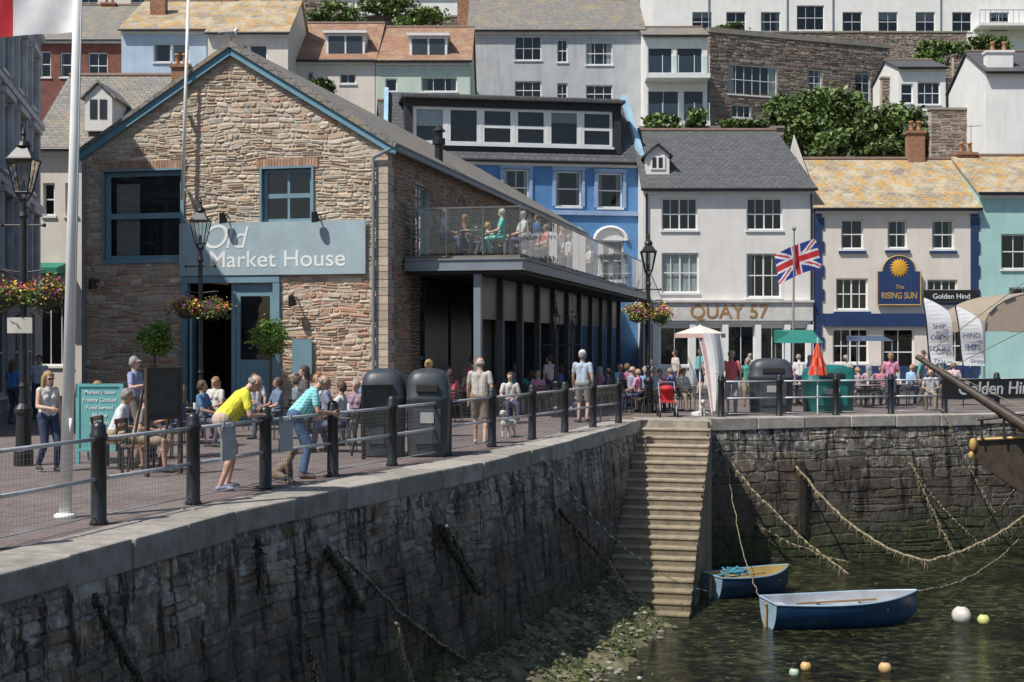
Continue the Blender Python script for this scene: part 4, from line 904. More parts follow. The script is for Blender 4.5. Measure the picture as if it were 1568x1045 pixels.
crowd([1145,1165,1190,1210,1225,1290,1302,1316,1332,1350,1364,1378,1392,1408,1425],39.5,44,.5)
crowd([1000,1035,1070,1095,1150,1240,1300,1420,1440,1460],46,56,.9)
for px,d in ((700,38.5),(780,40),(830,41),(930,40),(995,38.3),(1025,39.6),(1325,41),(1375,42),(1220,42)): table(wx(px,d),d)
# dogs
def dog(x,y,face,s,col,sit=False):
    V=Vector; pr=[]
    add=lambda a,r,b,q,m=0: pr.append((tuple(V(a)*s),r*s,tuple(V(b)*s),q*s,m))
    if sit:
        add((0,-.12,.14),.1,(0,.06,.32),.085); ch=V((0,.07,.34))
        for k in (-1,1):
            add((.06*k,-.08,.12),.07,(.08*k,.05,.10),.045); add((.08*k,.05,.1),.035,(.08*k,-.02,.03),.025); add((.08*k,-.02,.025),.022,(.08*k,.07,.02),.022)
            add((.055*k,.08,.3),.04,(.055*k,.11,.14),.024); add((.055*k,.11,.14),.022,(.055*k,.11,.03),.02); add((.055*k,.11,.02),.022,(.055*k,.15,.018),.02)
    else:
        add((0,-.22,.33),.085,(0,-.05,.32),.08); add((0,-.05,.32),.082,(0,.2,.33),.11); ch=V((0,.22,.4))
        for k in (-1,1):
            add((.06*k,-.22,.31),.07,(.07*k,-.15,.2),.04); add((.07*k,-.15,.2),.035,(.07*k,-.26,.11),.02); add((.07*k,-.26,.11),.019,(.07*k,-.24,.02),.017); add((.07*k,-.24,.018),.02,(.07*k,-.2,.016),.018)
            add((.065*k,.18,.3),.05,(.07*k,.17,.16),.025); add((.07*k,.17,.16),.022,(.07*k,.18,.02),.017); add((.07*k,.18,.018),.02,(.07*k,.22,.016),.018)
    add(ch,.07,ch+V((0,.08,.12)),.055); hd=ch+V((0,.11,.17)); add(hd,.07,hd+V((0,.02,0)),.065); add(hd+V((0,.05,-.015)),.04,hd+V((0,.14,-.03)),.024); add(hd+V((0,.158,-.02)),.012,hd+V((0,.16,-.02)),.012,1)
    for k in (-1,1): add(hd+V((.055*k,-.01,.04)),.022,hd+V((.075*k,0,-.04)),.025,2); add(hd+V((.03*k,.06,.02)),.009,hd+V((.031*k,.062,.02)),.009,1)
    tb=V((0,-.28,.36)) if not sit else V((0,-.2,.08)); add(tb,.025,tb+V((0,-.1,.1 if not sit else -.03)),.016,2); add(tb+V((0,-.1,.1 if not sit else -.03)),.016,tb+V((0,-.12,.2 if not sit else -.03)),.01,2)
    blob('small_dog',pr,[M('fur_%d'%int(col[0]*100),col,var=.4,scale=9,bmp=.9,bscale=70),M('eye_dark'),M('fur_dark_%d'%int(col[0]*100),tuple(c*.5 for c in col),bmp=.9,bscale=70)],.009,Matrix.Translation((x,y,0))@Matrix.Rotation(-math.radians(face),4,'Z'))
dog(-3.38,19.35,110,.95,(.22,.17,.12),True); dog(wx(778,28.0),28.6,200,.95,(.62,.58,.52)); dog(wx(1076,36.6),36.7,180,.8,(.66,.64,.6),True)
# gulls
def gull(p,face):
    pr=[]; add=lambda a,r,b,q,m=0: pr.append((a,r,b,q,m))
    add((0,-.1,.16),.06,(0,.06,.18),.075); add((0,-.2,.17),.03,(0,-.3,.17),.012,1); add((0,.08,.22),.045,(0,.12,.29),.04); add((0,.15,.29),.016,(0,.21,.28),.008,2)
    for s in (-1,1): add((.05*s,.02,.2),.05,(.03*s,-.24,.19),.02,1); add((.03*s,0,.12),.012,(.03*s,.0,.0),.01,2)
    blob('herring_gull',pr,[M('gull_white',(.75,.75,.73)),M('gull_grey',(.3,.32,.34)),M('gull_bill',(.6,.4,.08))],.012,Matrix.Translation(p)@Matrix.Rotation(-math.radians(face),4,'Z')@Matrix.Scale(1.15,4))
q=MH.pt(UR,RZ+.28,.05); gull(q,70)
# bench
e=empty('park_bench'); g=Geo()
for (cx,cy) in ((wx(176,21.6),21.6),(wx(214,21.0),21.0)):
    for k in range(4): g.box(cx-.17+.1*k,cy,.43,.085,.62,.03)
    for k in range(3): g.box(cx-.27-.02*k,cy,.58+.12*k,.02,.62,.08)
g.obj('slats',M('bench_wood',(.2,.13,.08)),e); g=Geo()
for (cx,cy) in ((wx(176,21.6),21.6),(wx(214,21.0),21.0)):
    for sy in (-.27,.27):
        g.box(cx-.2,cy+sy,.21,.04,.04,.42); g.box(cx+.15,cy+sy,.21,.04,.04,.42); g.box(cx-.29,cy+sy,.6,.03,.03,.5)
g.obj('legs',BLACK,e)
# pushchair
e=empty('pushchair'); x,y=wx(1022,36.2),36.2; g=Geo()
for sx in (-.22,.22):
    g.tube((x+sx,y-.3,.12),(x+sx,y+.3,.95),.016); g.tube((x+sx,y+.3,.12),(x+sx,y-.1,.62),.016)
g.tube((x-.22,y+.3,.95),(x+.22,y+.3,.95),.02); g.obj('frame',STEEL,e); g=Geo()
for sx in (-.24,.24):
    for yy in (-.32,.32): g.tube((x+sx-.02,y+yy,.1),(x+sx+.02,y+yy,.1),.1,n=16)
g.obj('wheels',BLACK,e); g=Geo(); g.box(x,y,.42,.38,.4,.05); g.box(x,y+.2,.62,.38,.06,.4); g.sph((x,y+.14,.78),(.2,.22,.1),12,8); g.obj('seat_and_hood',M('pushchair_red',(.5,.03,.03)),e)
# ------------------------------------------------------------------ street lamps
def lamp(x,y,h,basket=True,s=1.):
    e=empty('street_lamp'); g=Geo(); zl=h-1.25*s
    g.lathe([(.16,0),(.16,.25),(.13,.3),(.12,.85),(.15,.9),(.15,.96),(.08,1.05),(.06,1.3),(.085,1.34),(.06,1.4),(.05,zl-.35),(.08,zl-.3),(.05,zl-.22),(.045,zl)],(x,y,0),14)
    g.tube((x-.35,y,zl-.45),(x+.35,y,zl-.45),.018); 
    for k in (-1,1): g.sph((x+.35*k,y,zl-.45),.035,8,6)
    for k in range(4):
        t=k*math.pi/2+.785; g.tube((x+.05*math.cos(t),y+.05*math.sin(t),zl-.05),(x+.15*math.cos(t),y+.15*math.sin(t),zl+.1),.014)
    b0,b1=.15*s,.30*s; z0,z1=zl+.1,zl+.1+.55*s; cb=[(b0*math.cos(k*math.pi/2+.785),b0*math.sin(k*math.pi/2+.785)) for k in range(4)]; ct=[(b1*math.cos(k*math.pi/2+.785),b1*math.sin(k*math.pi/2+.785)) for k in range(4)]
    gl=Geo()
    for k in range(4):
        j=(k+1)%4; A=(x+cb[k][0],y+cb[k][1],z0);B=(x+cb[j][0],y+cb[j][1],z0);Cc=(x+ct[j][0],y+ct[j][1],z1);Dd=(x+ct[k][0],y+ct[k][1],z1)
        g.tube(A,Dd,.014); g.tube(A,B,.014); g.tube(Dd,Cc,.022); gl.poly(A,B,Cc,Dd)
        g.tube(((A[0]+B[0])/2,(A[1]+B[1])/2,z0),((Dd[0]+Cc[0])/2,(Dd[1]+Cc[1])/2,z1),.007)
        T=(x+ct[k][0]*.35,y+ct[k][1]*.35,z1+.22*s); T2=(x+ct[j][0]*.35,y+ct[j][1]*.35,z1+.22*s); g.poly(Dd,Cc,T2,T)
    g.lathe([(.1*s,0),(.13*s,.03),(.1*s,.1),(.05*s,.14),(.03*s,.2),(.045*s,.24),(.01,.34)],(x,y,z1+.2*s),12)
    g.tube((x,y,z0),(x,y,z0+.2),.03); 
    if basket:
        for k in (-1,1):
            g.tube((x,y,3.25),(x+.36*k,y,3.3),.015); g.tube((x+.36*k,y,3.3),(x+.36*k,y,3.0),.006)
    g.obj('column_and_lantern_frame',BLACK,e,smooth=False); gl.obj('lantern_glass',glassL,e)
    if basket:
        f=Geo()
        for k in (-1,1):
            c=(x+.34*k,y,2.86); leafy(f,c,(.34,.34,.26),700,.04,GREEN,12,.33)
            leafy(f,(c[0],c[1],c[2]+.10),(.36,.36,.24),520,.036,[(.80,.60,.03),(.7,.12,.04),(.65,.08,.25),(.75,.35,.03),(.35,.05,.4),(.78,.68,.1),(.78,.62,.05)],18,.33)
            g2=Geo(); g2.sph((c[0],c[1],c[2]-.03),(.24,.24,.2),12,8); g2.obj('basket_bowl',M('moss_liner',(.04,.04,.02),bmp=1),e,smooth=True)
        f.obj('basket_flowers',LEAF,e)
glassL=glassmat('lantern_glass',(.85,.9,.9),extra=.08)
lamp(wx(36,22),22,5.75); lamp(wx(307,31.5),31.5,5.6); lamp(wx(993,38),38,5.3)
for px in (852,876): lamp(wx(px,36),36,3.0,False,.45)
F=Fac((wx(12,21.9),21.8),(wx(50,21.9),21.8)); g=Geo(); a,c_,b_,d_=F.r(12,486,50,510); g.fbox(F,a,b_,c_,d_,0,.03); g.obj('street_notice_sign',M('cream_sign',(.6,.58,.5)))
# ------------------------------------------------------------------ flagpoles and flags
def flag(name,org,du,dv,L,Hh,colf,amp,n=72,m=40,ph=0):
    g=Geo(); du=Vector(du).normalized(); dv=Vector(dv).normalized(); nn=du.cross(dv).normalized(); o=Vector(org)
    def pt(a,b): return o+du*a*L*(1-.05*b)+dv*(b*Hh)+nn*(amp*math.sin(a*9+ph+b*1.5)*min(1,a*3)+amp*.4*math.sin(a*17+b*4))+Vector((0,0,-.12*L*a*a))
    for i in range(n):
        for j in range(m):
            c=colf((i+.5)/n,(j+.5)/m); g.col=(*c,1); g.poly(pt(i/n,j/m),pt((i+1)/n,j/m),pt((i+1)/n,(j+1)/m),pt(i/n,(j+1)/m))
    return g.obj(name,PAINT,smooth=False)
Wc=(.78,.78,.78);Rc=(.62,.03,.04);Bc=(.02,.05,.28)
def stg(a,b): return Rc if abs(a-.5)<.09 or abs(b-.5)<.13 else Wc
def uj(a,b):
    x,y=(a-.5)*2,(b-.5)
    if abs(x)<.1*1 or abs(y)<.1: return Rc
    if abs(x)<.167 or abs(y)<.167: return Wc
    d1=(y-x*.5); d2=(y+x*.5)
    if abs(d1)<.035 or abs(d2)<.035: return Rc
    if abs(d1)<.11 or abs(d2)<.11: return Wc
    return Bc
e=empty('flagpole'); g=Geo(); x0=wx(100,15.5); x1=wx(128,15.5); g.tube((x0,15.5,0),(x1,15.5,9),.074,.042,n=16); g.lathe([(.13,0),(.13,.04),(.1,.06)],(x0,15.5,0.0),14); g.tube((x0+.1,15.45,1),(x1+.05,15.45,9),.006); g.box(x0+.1,15.4,1.1,.03,.03,.18); g.sph((x1,15.5,9.05),.1); g.obj('pole',WHITE,e,smooth=True)
f=flag('flag_st_george',(wx(118,15.5),15.5,wz(48,15.5)),(-1,.12,0),(0,0,1),1.9,1.15,stg,.08)
e=empty('wall_flagpole'); g=Geo(); g.tube(MH.pt(MH.u(288),wz(305,34.9),.32),MH.pt(MH.u(297),11.3,.32),.055,.04,n=12)
for v in (6.1,8.2): g.fbox(MH,MH.u(289)-.04,MH.u(289)+.06,v,v+.06,.05,.34)
g.obj('pole',WHITE,e,smooth=True)
e=empty('flagpole'); g=Geo(); g.tube((wx(1214,50),50,0),(wx(1216,50),50,wz(352,50)),.05,.03,n=10); g.sph((wx(1216,50),50,wz(350,50)),.08); g.obj('pole',M('pole_grey',(.25,.25,.25)),e)
flag('flag_union_jack',(wx(1191,50),49.9,wz(436,50)),(.93,.1,.50),(-.12,0,1),1.95,1.15,uj,.13)
# ------------------------------------------------------------------ planters (bay trees)
for px,py in ((236,518),(414,518)):
    e=empty('bay_tree'); d=33.2; x=wx(px,d); zc=wz(py,d); g=Geo(); leafy(g,(x,d,zc),(.50,.50,.44),3000,.05,[(.14,.25,.03),(.19,.32,.05),(.24,.35,.07)],30,.24); g.obj('crown',LEAF,e)
    g=Geo(); g.tube((x,d,.4),(x+.02,d,zc-.1),.035,.028); 
    for k in range(6): t=k*1.05; g.tube((x+.01,d,zc-.3),(x+.25*math.cos(t),d+.25*math.sin(t),zc+.1),.018,.006,n=5)
    g.obj('trunk',M('bark'),e); g=Geo(); g.lathe([(.2,0),(.26,.45),(.29,.46),(.29,.52),(.24,.52)],(x,d,0),16); g.obj('pot',TEAL,e,smooth=False)
# ------------------------------------------------------------------ bins
def bin_(px,d,w,h,col,dep=.7,n=1):
    e=empty('litter_bin'); m=M('bin_plastic_%d%d'%(int(col[0]*1000),int(col[1]*1000)),col,rough=.45,var=.25,bmp=.15,scale=4)
    for i in range(n):
        x=wx(px,d)+(i-(n-1)/2)*w*1.02; g=Geo(); q=(1,dep/w,.55)
        g.lathe([(w*.46,0),(w*.47,.05),(w*.5,h*.62),(w*.52,h*.64),(w*.52,h*.68),(w*.50,h*.70),(w*.49,h*.82),(w*.44,h*.92),(w*.33,h*.98),(w*.15,h)],(x,d+.02*i,0),28,sq=q); g.obj('body',m,e,smooth=True)
        g=Geo(); g.box(x,d-dep*.5,h*.78,w*.5,.05,h*.1); g.obj('slot',DARK,e,bev=.02)
        g=Geo(); g.box(x,d-dep*.5,h*.35,w*.62,.03,h*.4); g.obj('door_panel',m,e,bev=.012); g=Geo(); g.box(x,d-dep*.52,h*.45,w*.3,.03,h*.12); g.obj('label',M('bin_label',(.4,.4,.38)),e)
bin_(622,23.9,.80,1.60,(.045,.055,.065),.8,2); bin_(1180,38,1.25,1.6,(.06,.07,.08),.8); bin_(1268,38.6,1.5,1.4,(.01,.14,.13),.9); 
# ------------------------------------------------------------------ boards
def aboard(name,px0,px1,y0,d,zb,mat,framem,rot=0):
    e=empty(name); F=Fac((wx(px0,d),d),(wx(px1,d),d+rot)); z1=wz(y0,d); g=Geo(); g.fbox(F,0,F.L,zb,z1,0,.03); g.obj('panel',mat,e); g=Geo()
    for a,b in ((-.03,.03),(F.L-.03,F.L+.03)): g.fbox(F,a,b,0,z1+.03,-.01,.05); 
    g.fbox(F,.03,F.L-.03,z1-.02,z1+.03,-.01,.05); g.fbox(F,.03,F.L-.03,zb-.03,zb+.02,-.01,.05)
    for u in (.02,F.L-.02): g.beam(F.pt(u,z1-.05,-.02),F.pt(u,0.02,-.5),.03,.03)
    g.obj('frame',framem,e); return e,F,z1
tealb=M('teal_board',(.15,.42,.42),var=.1)
e,F,z1=aboard('menu_a_board',120,187,590,22.3,.25,tealb,tealb)
for k,s in enumerate(('Market House','Freshly Cooked','Food Served','All Day','Breakfast','Lunch')): text(s,F,F.L/2,z1-.12-.13*k,.09,wt,e,w=.035)
e,F,z1=aboard('chalkboard_easel',224,262,566,20.2,.9,M('chalkboard',(.05,.055,.05),var=.3,scale=6),M('easel_wood',(.06,.04,.03)),.5)
e,F,z1=aboard('chalkboard_easel',556,596,592,23.2,.6,M('chalkboard'),BLACK,.3)
for (i,t) in ((2,.42),(3,.25)):
    F=Fac(R[i],R[i+1]); u=F.L*t; e=empty('railing_notice_panel'); g=Geo(); g.fbox(F,u-.17,u+.17,.5,.96,.03,.055); g.obj('panel',M('grey_board',(.36,.38,.39),streak=.2),e); g=Geo()
    for s in (-.12,.12): g.fbox(F,u+s-.015,u+s+.015,.9,1.02,.0,.06)
    g.obj('clips',STEEL,e)
# ------------------------------------------------------------------ parasols, awnings, banners
e=empty('cafe_parasol'); d=37; x=wx(1072,d); g=Geo(); z=wz(503,d)
for k in range(8):
    a,b=k*.785,(k+1)*.785; g.col=(.66,.62,.56,1); A=(x+.72*math.cos(a),d+.72*math.sin(a),z-.14); B=(x+.72*math.cos(b),d+.72*math.sin(b),z-.14); g.poly((x,d,z+.1),A,B); g.col=(.6,.40,.36,1); g.poly(A,B,(B[0],B[1],B[2]-.12),(A[0],A[1],A[2]-.12))
g.obj('canopy',PAINT,e); g=Geo(); g.tube((x,d,0),(x,d,z+.12),.025); g.lathe([(.25,0),(.25,.08),(.05,.12)],(x,d,0),14); g.obj('pole',WHITE,e)
e=empty('white_kiosk_canopy'); g=Geo(); dd_=36.4; rows=[]
for k in range(13):
    t=k/12; xl=1068+22*t**.7; xr=1103+8*math.sin(t*3.0)-6*t; y=513+118*t; row=[]
    for j in range(7):
        s=j/6; row.append(Vector((wx(xl+(xr-xl)*s,dd_),dd_-.22*math.sin(math.pi*s)*(1-.3*t),wz(y,dd_)+.05*math.sin(math.pi*s))))
    rows.append(row)
for k in range(12):
    for j in range(6): g.col=(.74,.74,.73,1) if j not in (0,) else (.55,.35,.36,1); g.poly(rows[k][j],rows[k][j+1],rows[k+1][j+1],rows[k+1][j])
g.obj('cloth',PAINT,e); g=Geo(); g.path([r[0] for r in rows],.022); g.path([r[-1] for r in rows],.022); g.tube(rows[6][3],(rows[6][3].x,dd_+.5,0),.02); g.obj('ribs',WHITE,e)
def closedpar(px,d,y0,y1,cols,r=.28):
    e=empty('closed_parasol'); x=wx(px,d); z0,z1=wz(y1,d),wz(y0,d); g=Geo(); n=16
    for j in range(8):
        for k in range(n):
            a,b=6.283*k/n,6.283*(k+1)/n; f0,f1=1-j/8,1-(j+1)/8; zz0=z0+(z1-z0)*j/8; zz1=z0+(z1-z0)*(j+1)/8; ra=lambda f,t,i:r*f**.8*(1 if i%2 else .75)
            g.col=(*cols[(k//2+j//2)%len(cols)],1); g.poly((x+ra(f0,a,k)*math.cos(a),d+ra(f0,a,k)*math.sin(a),zz0),(x+ra(f0,b,k+1)*math.cos(b),d+ra(f0,b,k+1)*math.sin(b),zz0),(x+ra(f1,b,k+1)*math.cos(b),d+ra(f1,b,k+1)*math.sin(b),zz1),(x+ra(f1,a,k)*math.cos(a),d+ra(f1,a,k)*math.sin(a),zz1))
    g.obj('canopy',PAINT,e); g=Geo(); g.tube((x,d,0),(x,d,z1+.1),.02); g.obj('pole',WHITE,e)
closedpar(1252,37.6,522,574,[(.62,.03,.02),(.65,.16,.08)])
def awn(name,x0,x1,y0,y1,d,col,out=1.6):
    e=empty(name); g=Geo(); g.col=(*col,1); X0,X1=wx(x0,d),wx(x1,d); z1,z0=wz(y0,d),wz(y1,d)
    g.hexa([(X0,d-out,z0),(X1,d-out,z0),(X1,d,z0+.02),(X0,d,z0+.02),(X0+.3,d-out+.3,z1-.1),(X1-.3,d-out+.3,z1-.1),(X1,d,z1),(X0,d,z1)])
    g.obj('canopy',PAINT,e); g=Geo()
    for x in (X0+.05,X1-.05):
        for y in (d-out+.05,d-.05): g.tube((x,y,0),(x,y,z0+.03),.025)
    g.obj('legs',STEEL,e)
awn('green_market_awning',1185,1245,505,525,47,(.02,.20,.16)); awn('blue_market_awning',1296,1352,514,522,49,(.06,.09,.16),1.4)
e=empty('tan_marquee'); g=Geo(); g.col=(.36,.30,.23,1); d=50; X0,X1=wx(1478,d),wx(1680,d); zb,zt=wz(508,d),wz(448,d); n=16; pp=[]
for k in range(n+1): t=math.pi*k/n; pp.append(((X0+X1)/2-(X1-X0)/2*math.cos(t),zb+(zt-zb)*math.sin(t)**.8))
for k in range(n): g.poly((pp[k][0],d-2,pp[k][1]),(pp[k+1][0],d-2,pp[k+1][1]),(pp[k+1][0],d+3,pp[k+1][1]),(pp[k][0],d+3,pp[k][1]))
g.poly(*[(p[0],d-1.98,p[1]) for p in pp]); g.obj('canvas',PAINT,e); g=Geo()
for k in range(0,n,2): g.tube((pp[k][0],d-2.02,pp[k][1]),(pp[k+1][0],d-2.02,pp[k+1][1]),.03)
for x in (X0,(X0+X1)/2,X1): g.tube((x,d-2,0),(x,d-2,zb),.05)
g.obj('frame',STEEL,e)
def feather(px,y0,y1,d,w,s):
    e=empty('feather_banner'); x=wx(px,d); z0,z1=wz(y1,d),wz(y0,d); g=Geo(); g.col=(.74,.74,.76,1); L=[];Rr=[]
    for k in range(17):
        t=k/16; z=z0+(z1-z0)*t; xr=x+w-(w*.95*max(0,(t-.7)/.3)**2); xl=x-.25*t; L.append(Vector((xl,d+.05*math.sin(t*7),z))); Rr.append(Vector((xr-.25*t,d+.1*math.sin(t*6+1),z)))
    for k in range(16): g.poly(L[k],Rr[k],Rr[k+1],L[k+1])
    g.obj('banner_cloth',PAINT,e); g=Geo(); g.path([Vector((x,d,0))]+L+[Rr[-1]],.02); g.obj('pole',BLACK,e)
    F=Fac((x,d-.14),(x+w,d-.14))
    for i,t in enumerate(s): text(t,F,w*.30,z1-.95-.36*i,.22,NAVY,e,w=.0,sx=1)
feather(1425,455,556,42,.80,('SHIP','OPEN','TOURS')); feather(1475,468,560,41.5,.72,('HIND','SHIP'))
F2=Fac((12.4,37.67),(18.1,39.4)); e=empty('black_ship_banner'); g=Geo(); g.fbox(F2,.0,5.9,.42,1.0,.04,.05); g.obj('cloth',M('banner_black',(.015,.015,.017)),e); text('Golden Hind',F2,1.85,.71,.52,M('banner_white',(.6,.6,.6),bmp=0),e,w=.055,sx=1.0,shear=.12,off=.012)
# ------------------------------------------------------------------ ship's prow and bowsprit
e=empty('sailing_ship_bow'); wood=M('tarred_wood',(.055,.038,.026),var=.4,scale=5,bmp=.8,rough=.55); g=Geo()
g.tube((wx(1404,35),35,wz(546,35)),(wx(1600,32),32,wz(672,32)),.07,.17,n=14); g.tube((wx(1600,32),32,wz(672,32)),(wx(1750,30),30,wz(770,30)),.17,.2,n=14)
A=[]
for t in np.linspace(0,1,9):
    px=1482+t*230; d=33.6-1.5*t; w=.08+.9*t**1.2; zt=wz(672-18*t,d); zb=wz(690+ 78*min(1,t*2.2)**.8,d)
    A.append([(wx(px,d),d-w/2,zt),(wx(px,d),d+w/2,zt),(wx(px,d),d+w/4,zb),(wx(px,d),d-w/4,zb)])
i0=g.av([p for q in A for p in q])
for a in range(8):
    for k in range(4): g.f.append((i0+a*4+k,i0+a*4+(k+1)%4,i0+a*4+4+(k+1)%4,i0+a*4+4+k))
g.obj('beakhead_and_bowsprit',wood,e); g=Geo()
for k in range(5): t=k/5; px=1500+t*160; d=33.4-t; g.tube((wx(px,d),d-.15-.4*t,wz(674-12*t,d)),(wx(px,d),d-.15-.4*t,wz(640-14*t,d)),.03)
g.tube((wx(1495,33.3),33.2,wz(642,33.3)),(wx(1700,32),32,wz(620,32)),.04)
g.obj('rails',wood,e); g=Geo(); g.sph((wx(1488,33.6),33.5,wz(680,33.6)),(.1,.1,.17)); g.sph((wx(1484,33.6),33.45,wz(696,33.6)),(.07,.07,.1)); g.tube((wx(1492,33.6),33.4,wz(672,33.6)),(wx(1568,33),32.8,wz(668,33)),.035); g.obj('gilded_figurehead',M('gilding'),e)
g=Geo()
for a,b in (((1410,548),(1640,380)),((1440,570),(1640,470)),((1415,552),(1600,640))): g.tube((wx(a[0],34.8),34.8,wz(a[1],34.8)),(wx(b[0],32),32,wz(b[1],32)),.012,n=5)
g.obj('rigging_stays',ROPE,e)
# ------------------------------------------------------------------ boats
def boat(name,cx,cy,ang,L,B,Hh,cout,cin,trans):
    e=empty(name); n=18; m=8
    def sec(t,off):
        b=(B/2)*(.74+.26*math.sin(min(1,t/.45)*math.pi/2) if t<.45 else max(.0,1-((t-.45)/.55)**2.3))
        b=max(b-off,.004); sh=Hh*(.86+.5*(t-.35)**2*(1 if t>.35 else .6)); kz=-.12+off+(.34*max(0,(t-.8)/.2)**2)
        return [(-L/2+t*L,b*math.copysign(abs(math.sin(a))**.75,math.sin(a)),kz+(sh-kz)*(1-math.cos(a))**.8) for a in [(-1+2*k/(2*m))*math.pi/2 for k in range(2*m+1)]]
    def shell(off,t1=1.):
        g=Geo(); R_=[sec(i/n*t1,off) for i in range(n+1)]; i0=g.av([p for r in R_ for p in r]); w=2*m+1
        for i in range(n):
            for k in range(w-1): a=i0+i*w+k; g.f.append((a,a+1,a+w+1,a+w))
        return g,R_
    def put(g,nm,mat,sm=False): g.obj(nm,mat,e,smooth=sm)
    e.matrix_world=Matrix.Translation((cx,cy,-3.9))@Matrix.Rotation(ang,4,'Z')
    g,R0=shell(0); put(g,'hull',cout,True)
    g,R1=shell(.03,.985); put(g,'inner_hull',cin,True)
    g=Geo(); g.poly(*R0[0]); put(g,'transom',trans); g=Geo(); g.poly(*[(p[0]+.03,p[1],p[2]) for p in R1[0]]); put(g,'transom_inside',cin)
    g=Geo()
    for s in (0,-1): g.path([Vector(r[s]) for r in R0],.022,6)
    g.tube(R0[0][0],R0[0][-1],.022); put(g,'gunwale',trans)
    g=Geo()
    for t in (.12,.42,.7):
        r=sec(t,.03); w=abs(r[0][1])*.96; g.box(-L/2+t*L,0,Hh*.62,.22,2*w,.03)
    put(g,'thwarts',cin)
    g=Geo(); g.beam((-L*.3,.1,Hh*.72),(L*.25,.2,Hh*.74),.04,.04); g.tube((-L/2-.04,0,Hh*.8),(-L/2-.06,0,-.1),.03); put(g,'oar',M('oar_wood',(.4,.28,.15)))
navyh=M('boat_blue',(.012,.05,.115),rough=.3,var=.3,bmp=.05); lbl=M('boat_light_blue',(.32,.45,.55),rough=.4)
boat('rowing_boat',wx(1291,27.7),27.7,.17,3.35,1.35,.62,navyh,M('boat_inside_white',(.42,.44,.47),rough=.5),lbl)
boat('rowing_boat',wx(1152,30.8),31.0,.42,2.15,1.15,.58,M('boat_dark_blue',(.02,.05,.10),rough=.35),M('boat_inside_yellow',(.42,.30,.1),rough=.6),M('boat_grey_blue',(.2,.3,.36)))
g=Geo()
for k in range(30): a=Vector((wx(1120,30.5)+uni(-.25,.25),30.7+uni(-.25,.2),-3.38+uni(0,.12))); g.tube(a,a+Vector((uni(-.3,.3),uni(-.2,.2),uni(-.05,.08))),.02)
g.obj('rope_heap',M('blue_rope',(.05,.25,.35),bmp=.5))
def buoy(px,py,r,col):
    d=6*2000/(py-522); e=empty('mooring_buoy'); g=Geo(); g.sph((wx(px,d),d,-3.9+r*.55),r,20,14); g.obj('float',M('buoy_%d%d'%(int(col[0]*100),int(col[2]*100)),col,rough=.4,var=.25,scale=5),e,smooth=True)
    g=Geo(); g.lathe([(.05,0),(.05,.08),(.02,.1)],(wx(px,d),d,-3.9+r*1.5),10); g.tube((wx(px,d)-.04,d,-3.9+r*1.65),(wx(px,d)+.04,d,-3.9+r*1.65),.015); g.obj('eye',DARK,e)
for a in ((1472,950,.2,(.66,.62,.56)),(1506,954,.125,(.62,.62,.22)),(1355,1028,.115,(.65,.42,.2)),(1234,1025,.10,(.6,.4,.15)),(1216,1034,.09,(.45,.55,.4)),(852,1032,.07,(.6,.6,.55)),(980,1040,.05,(.5,.5,.45))): buoy(*a)
# ------------------------------------------------------------------ ropes and chains
def wallpt(px,py,off=.12):
    for i in range(len(E)-1):
        F=Fac(E[i],E[i+1]); u=F.u(px)
        if -.01<=u<=F.L+.01: q=F.pt(u,0,0); z=wz(py,q.y); return Fac(E[i],E[i+1],.1).pt(u,z,off)
    F=Fac(RW[0],RW[1]); u=F.u(px); q=F.pt(u,0); z=wz(py,q.y); return Fac(RW[0],RW[1],.05).pt(u,z,off)
def wat(px,py,z=-3.85): d=(2.1-z)*2000/(py-522); return Vector((wx(px,d),d,z))
def rope(a,b,sag,r=.022,weed=0,mat=None,n=24,name='mooring_rope',wm=None):
    pts=[a.lerp(b,i/n)-Vector((0,0,sag*4*(i/n)*(1-i/n)))+Vector((uni(-.025,.025),uni(-.025,.025),uni(-.02,.02))) for i in range(n+1)]
    e=empty(name); g=Geo(); g.path(pts,r,6); 
    g.obj('strand',mat or ROPE,e,smooth=True)
    if weed:
        g=Geo()
        for _ in range(weed*9):
            k=random.randrange(n); p=pts[k].lerp(pts[k+1],rnd())+Vector((uni(-.03,.03),uni(-.03,.03),0)); g.tube(p,p+Vector((uni(-.07,.07),uni(-.07,.07),-uni(.02,.13 if rnd()<.85 else .3))),uni(.006,.018),.003,n=4)
        g.obj('weed',wm or random.choice([WEED,ROPE]),e)
rope(wallpt(485,838,.25),wat(712,1010,-3.1),.12,.024,12,wm=WEED); rope(wallpt(540,945,.5),wat(640,1060,-3.1),.1,.022,10,wm=ROPE); rope(wallpt(655,803,.25),wat(795,968,-3.3),.10,.024,12,wm=WEED); rope(wallpt(840,782),wallpt(905,880,.4),.05,.05,14,WEED)
rope(wallpt(890,850,.3),wat(1010,942),.2,.024,14,wm=ROPE); rope(wallpt(120,908),wallpt(160,1040,.3),.05,.035,14,WEED,wm=WEED); rope(wallpt(482,838),wallpt(520,930,.2),.02,.06,14,WEED,wm=WEED); rope(wallpt(655,805),wallpt(700,905,.2),.02,.06,14,WEED,wm=WEED)
rope(wallpt(420,960,.3),wallpt(432,1045,.3),.0,.015,4,wm=WEED); rope(wallpt(380,820),wallpt(376,900,.1),.0,.02,6,WEED,wm=WEED)
rope(wallpt(820,700),wat(1085,905,-3.5),.5,.008,0,M('cyan_line',(.12,.22,.24)))
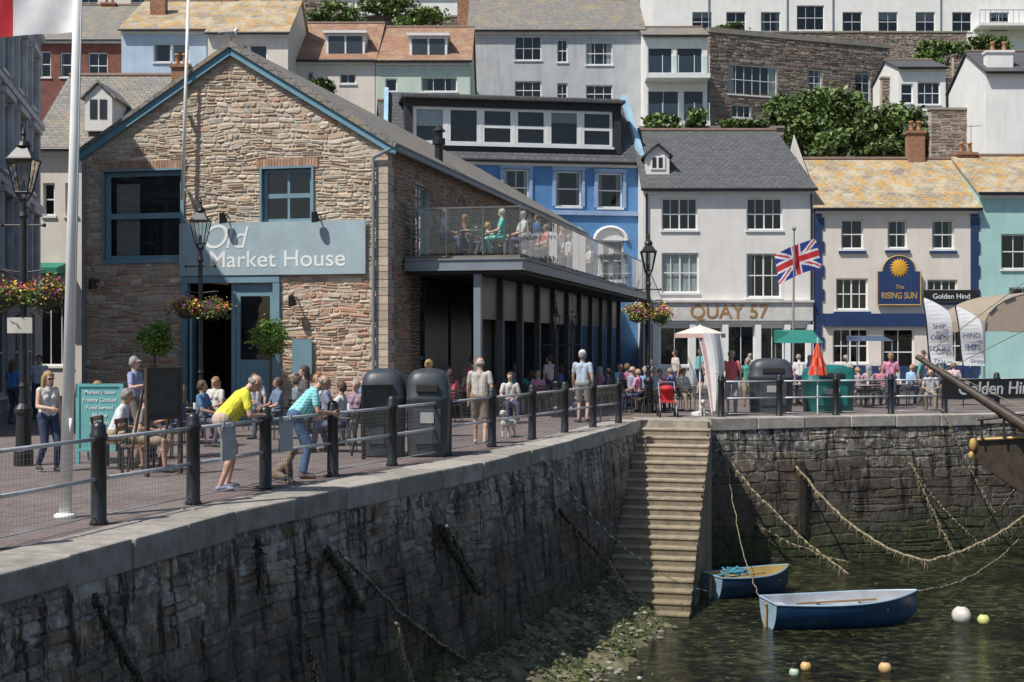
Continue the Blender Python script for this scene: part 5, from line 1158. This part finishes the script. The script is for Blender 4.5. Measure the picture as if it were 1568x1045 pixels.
rope(wallpt(1100,690),wat(1300,880),.25,.028,16,wm=ROPE); rope(wallpt(1098,685),wat(1170,842,-3.8),.2,.02,6,M('cyan_line')); rope(wallpt(1215,712),wat(1420,858,-3.2),.5,.032,20,wm=ROPE); 
rope(wat(1420,858,-3.2),Vector((wx(1600,33),33,wz(765,33))),.25,.032,20,wm=ROPE); rope(wallpt(1390,708),wallpt(1440,842,.5),.1,.025,16,wm=ROPE); rope(wallpt(1385,706),wallpt(1480,830,.6),.2,.02,12)
rope(wallpt(1432,625,.3),wallpt(1510,785,.3),.1,.015,4); rope(wallpt(1150,800),wallpt(1350,860,.8),.3,.02,12,wm=ROPE); rope(Vector((wx(1568,33),33,wz(720,33))),wallpt(1500,790,.3),.2,.03,0)
rope(wat(1172,925,-3.4),wallpt(1108,700),.7,.012,0); rope(wat(1408,905,-3.3),wat(1560,825,-3.6),.3,.015,4)
g=Geo()
F=Fac(RW[0],RW[1]); u=F.u(1222); g.fbox(F,u-.09,u+.09,-3.2,-1.2,-.05,.25)
g.obj('timber_fender',wood)
# ------------------------------------------------------------------ light
EL=math.radians(55); az=Vector((-.78,-.63,0)).normalized(); ts=Vector((az.x*math.cos(EL),az.y*math.cos(EL),math.sin(EL)))
l=bpy.data.lights.new('sun','SUN'); l.energy=5.0; l.angle=math.radians(.5); l.color=(1,.955,.885); lo=bpy.data.objects.new('sun',l); COL.objects.link(lo); lo.rotation_euler=ts.to_track_quat('Z','Y').to_euler()
w=bpy.data.worlds.new('World'); sc.world=w; w.use_nodes=True; nt=w.node_tree; sk=nt.nodes.new('ShaderNodeTexSky'); sk.sky_type='NISHITA'; sk.sun_disc=False; sk.sun_elevation=EL; sk.sun_rotation=math.atan2(az.x,az.y); 
bg=nt.nodes['Background']; bg.inputs[1].default_value=.105; nt.links.new(sk.outputs[0],bg.inputs[0])
cam=bpy.data.cameras.new('Camera'); co=bpy.data.objects.new('Camera',cam); COL.objects.link(co); co.location=(0,0,CAMZ); co.rotation_euler=(math.pi/2,0,0); cam.lens=2000/1568*36; cam.sensor_width=36; cam.clip_end=5000; cam.clip_start=.1; sc.camera=co
sc.view_settings.view_transform='Standard'; sc.view_settings.look='None'; sc.view_settings.exposure=0
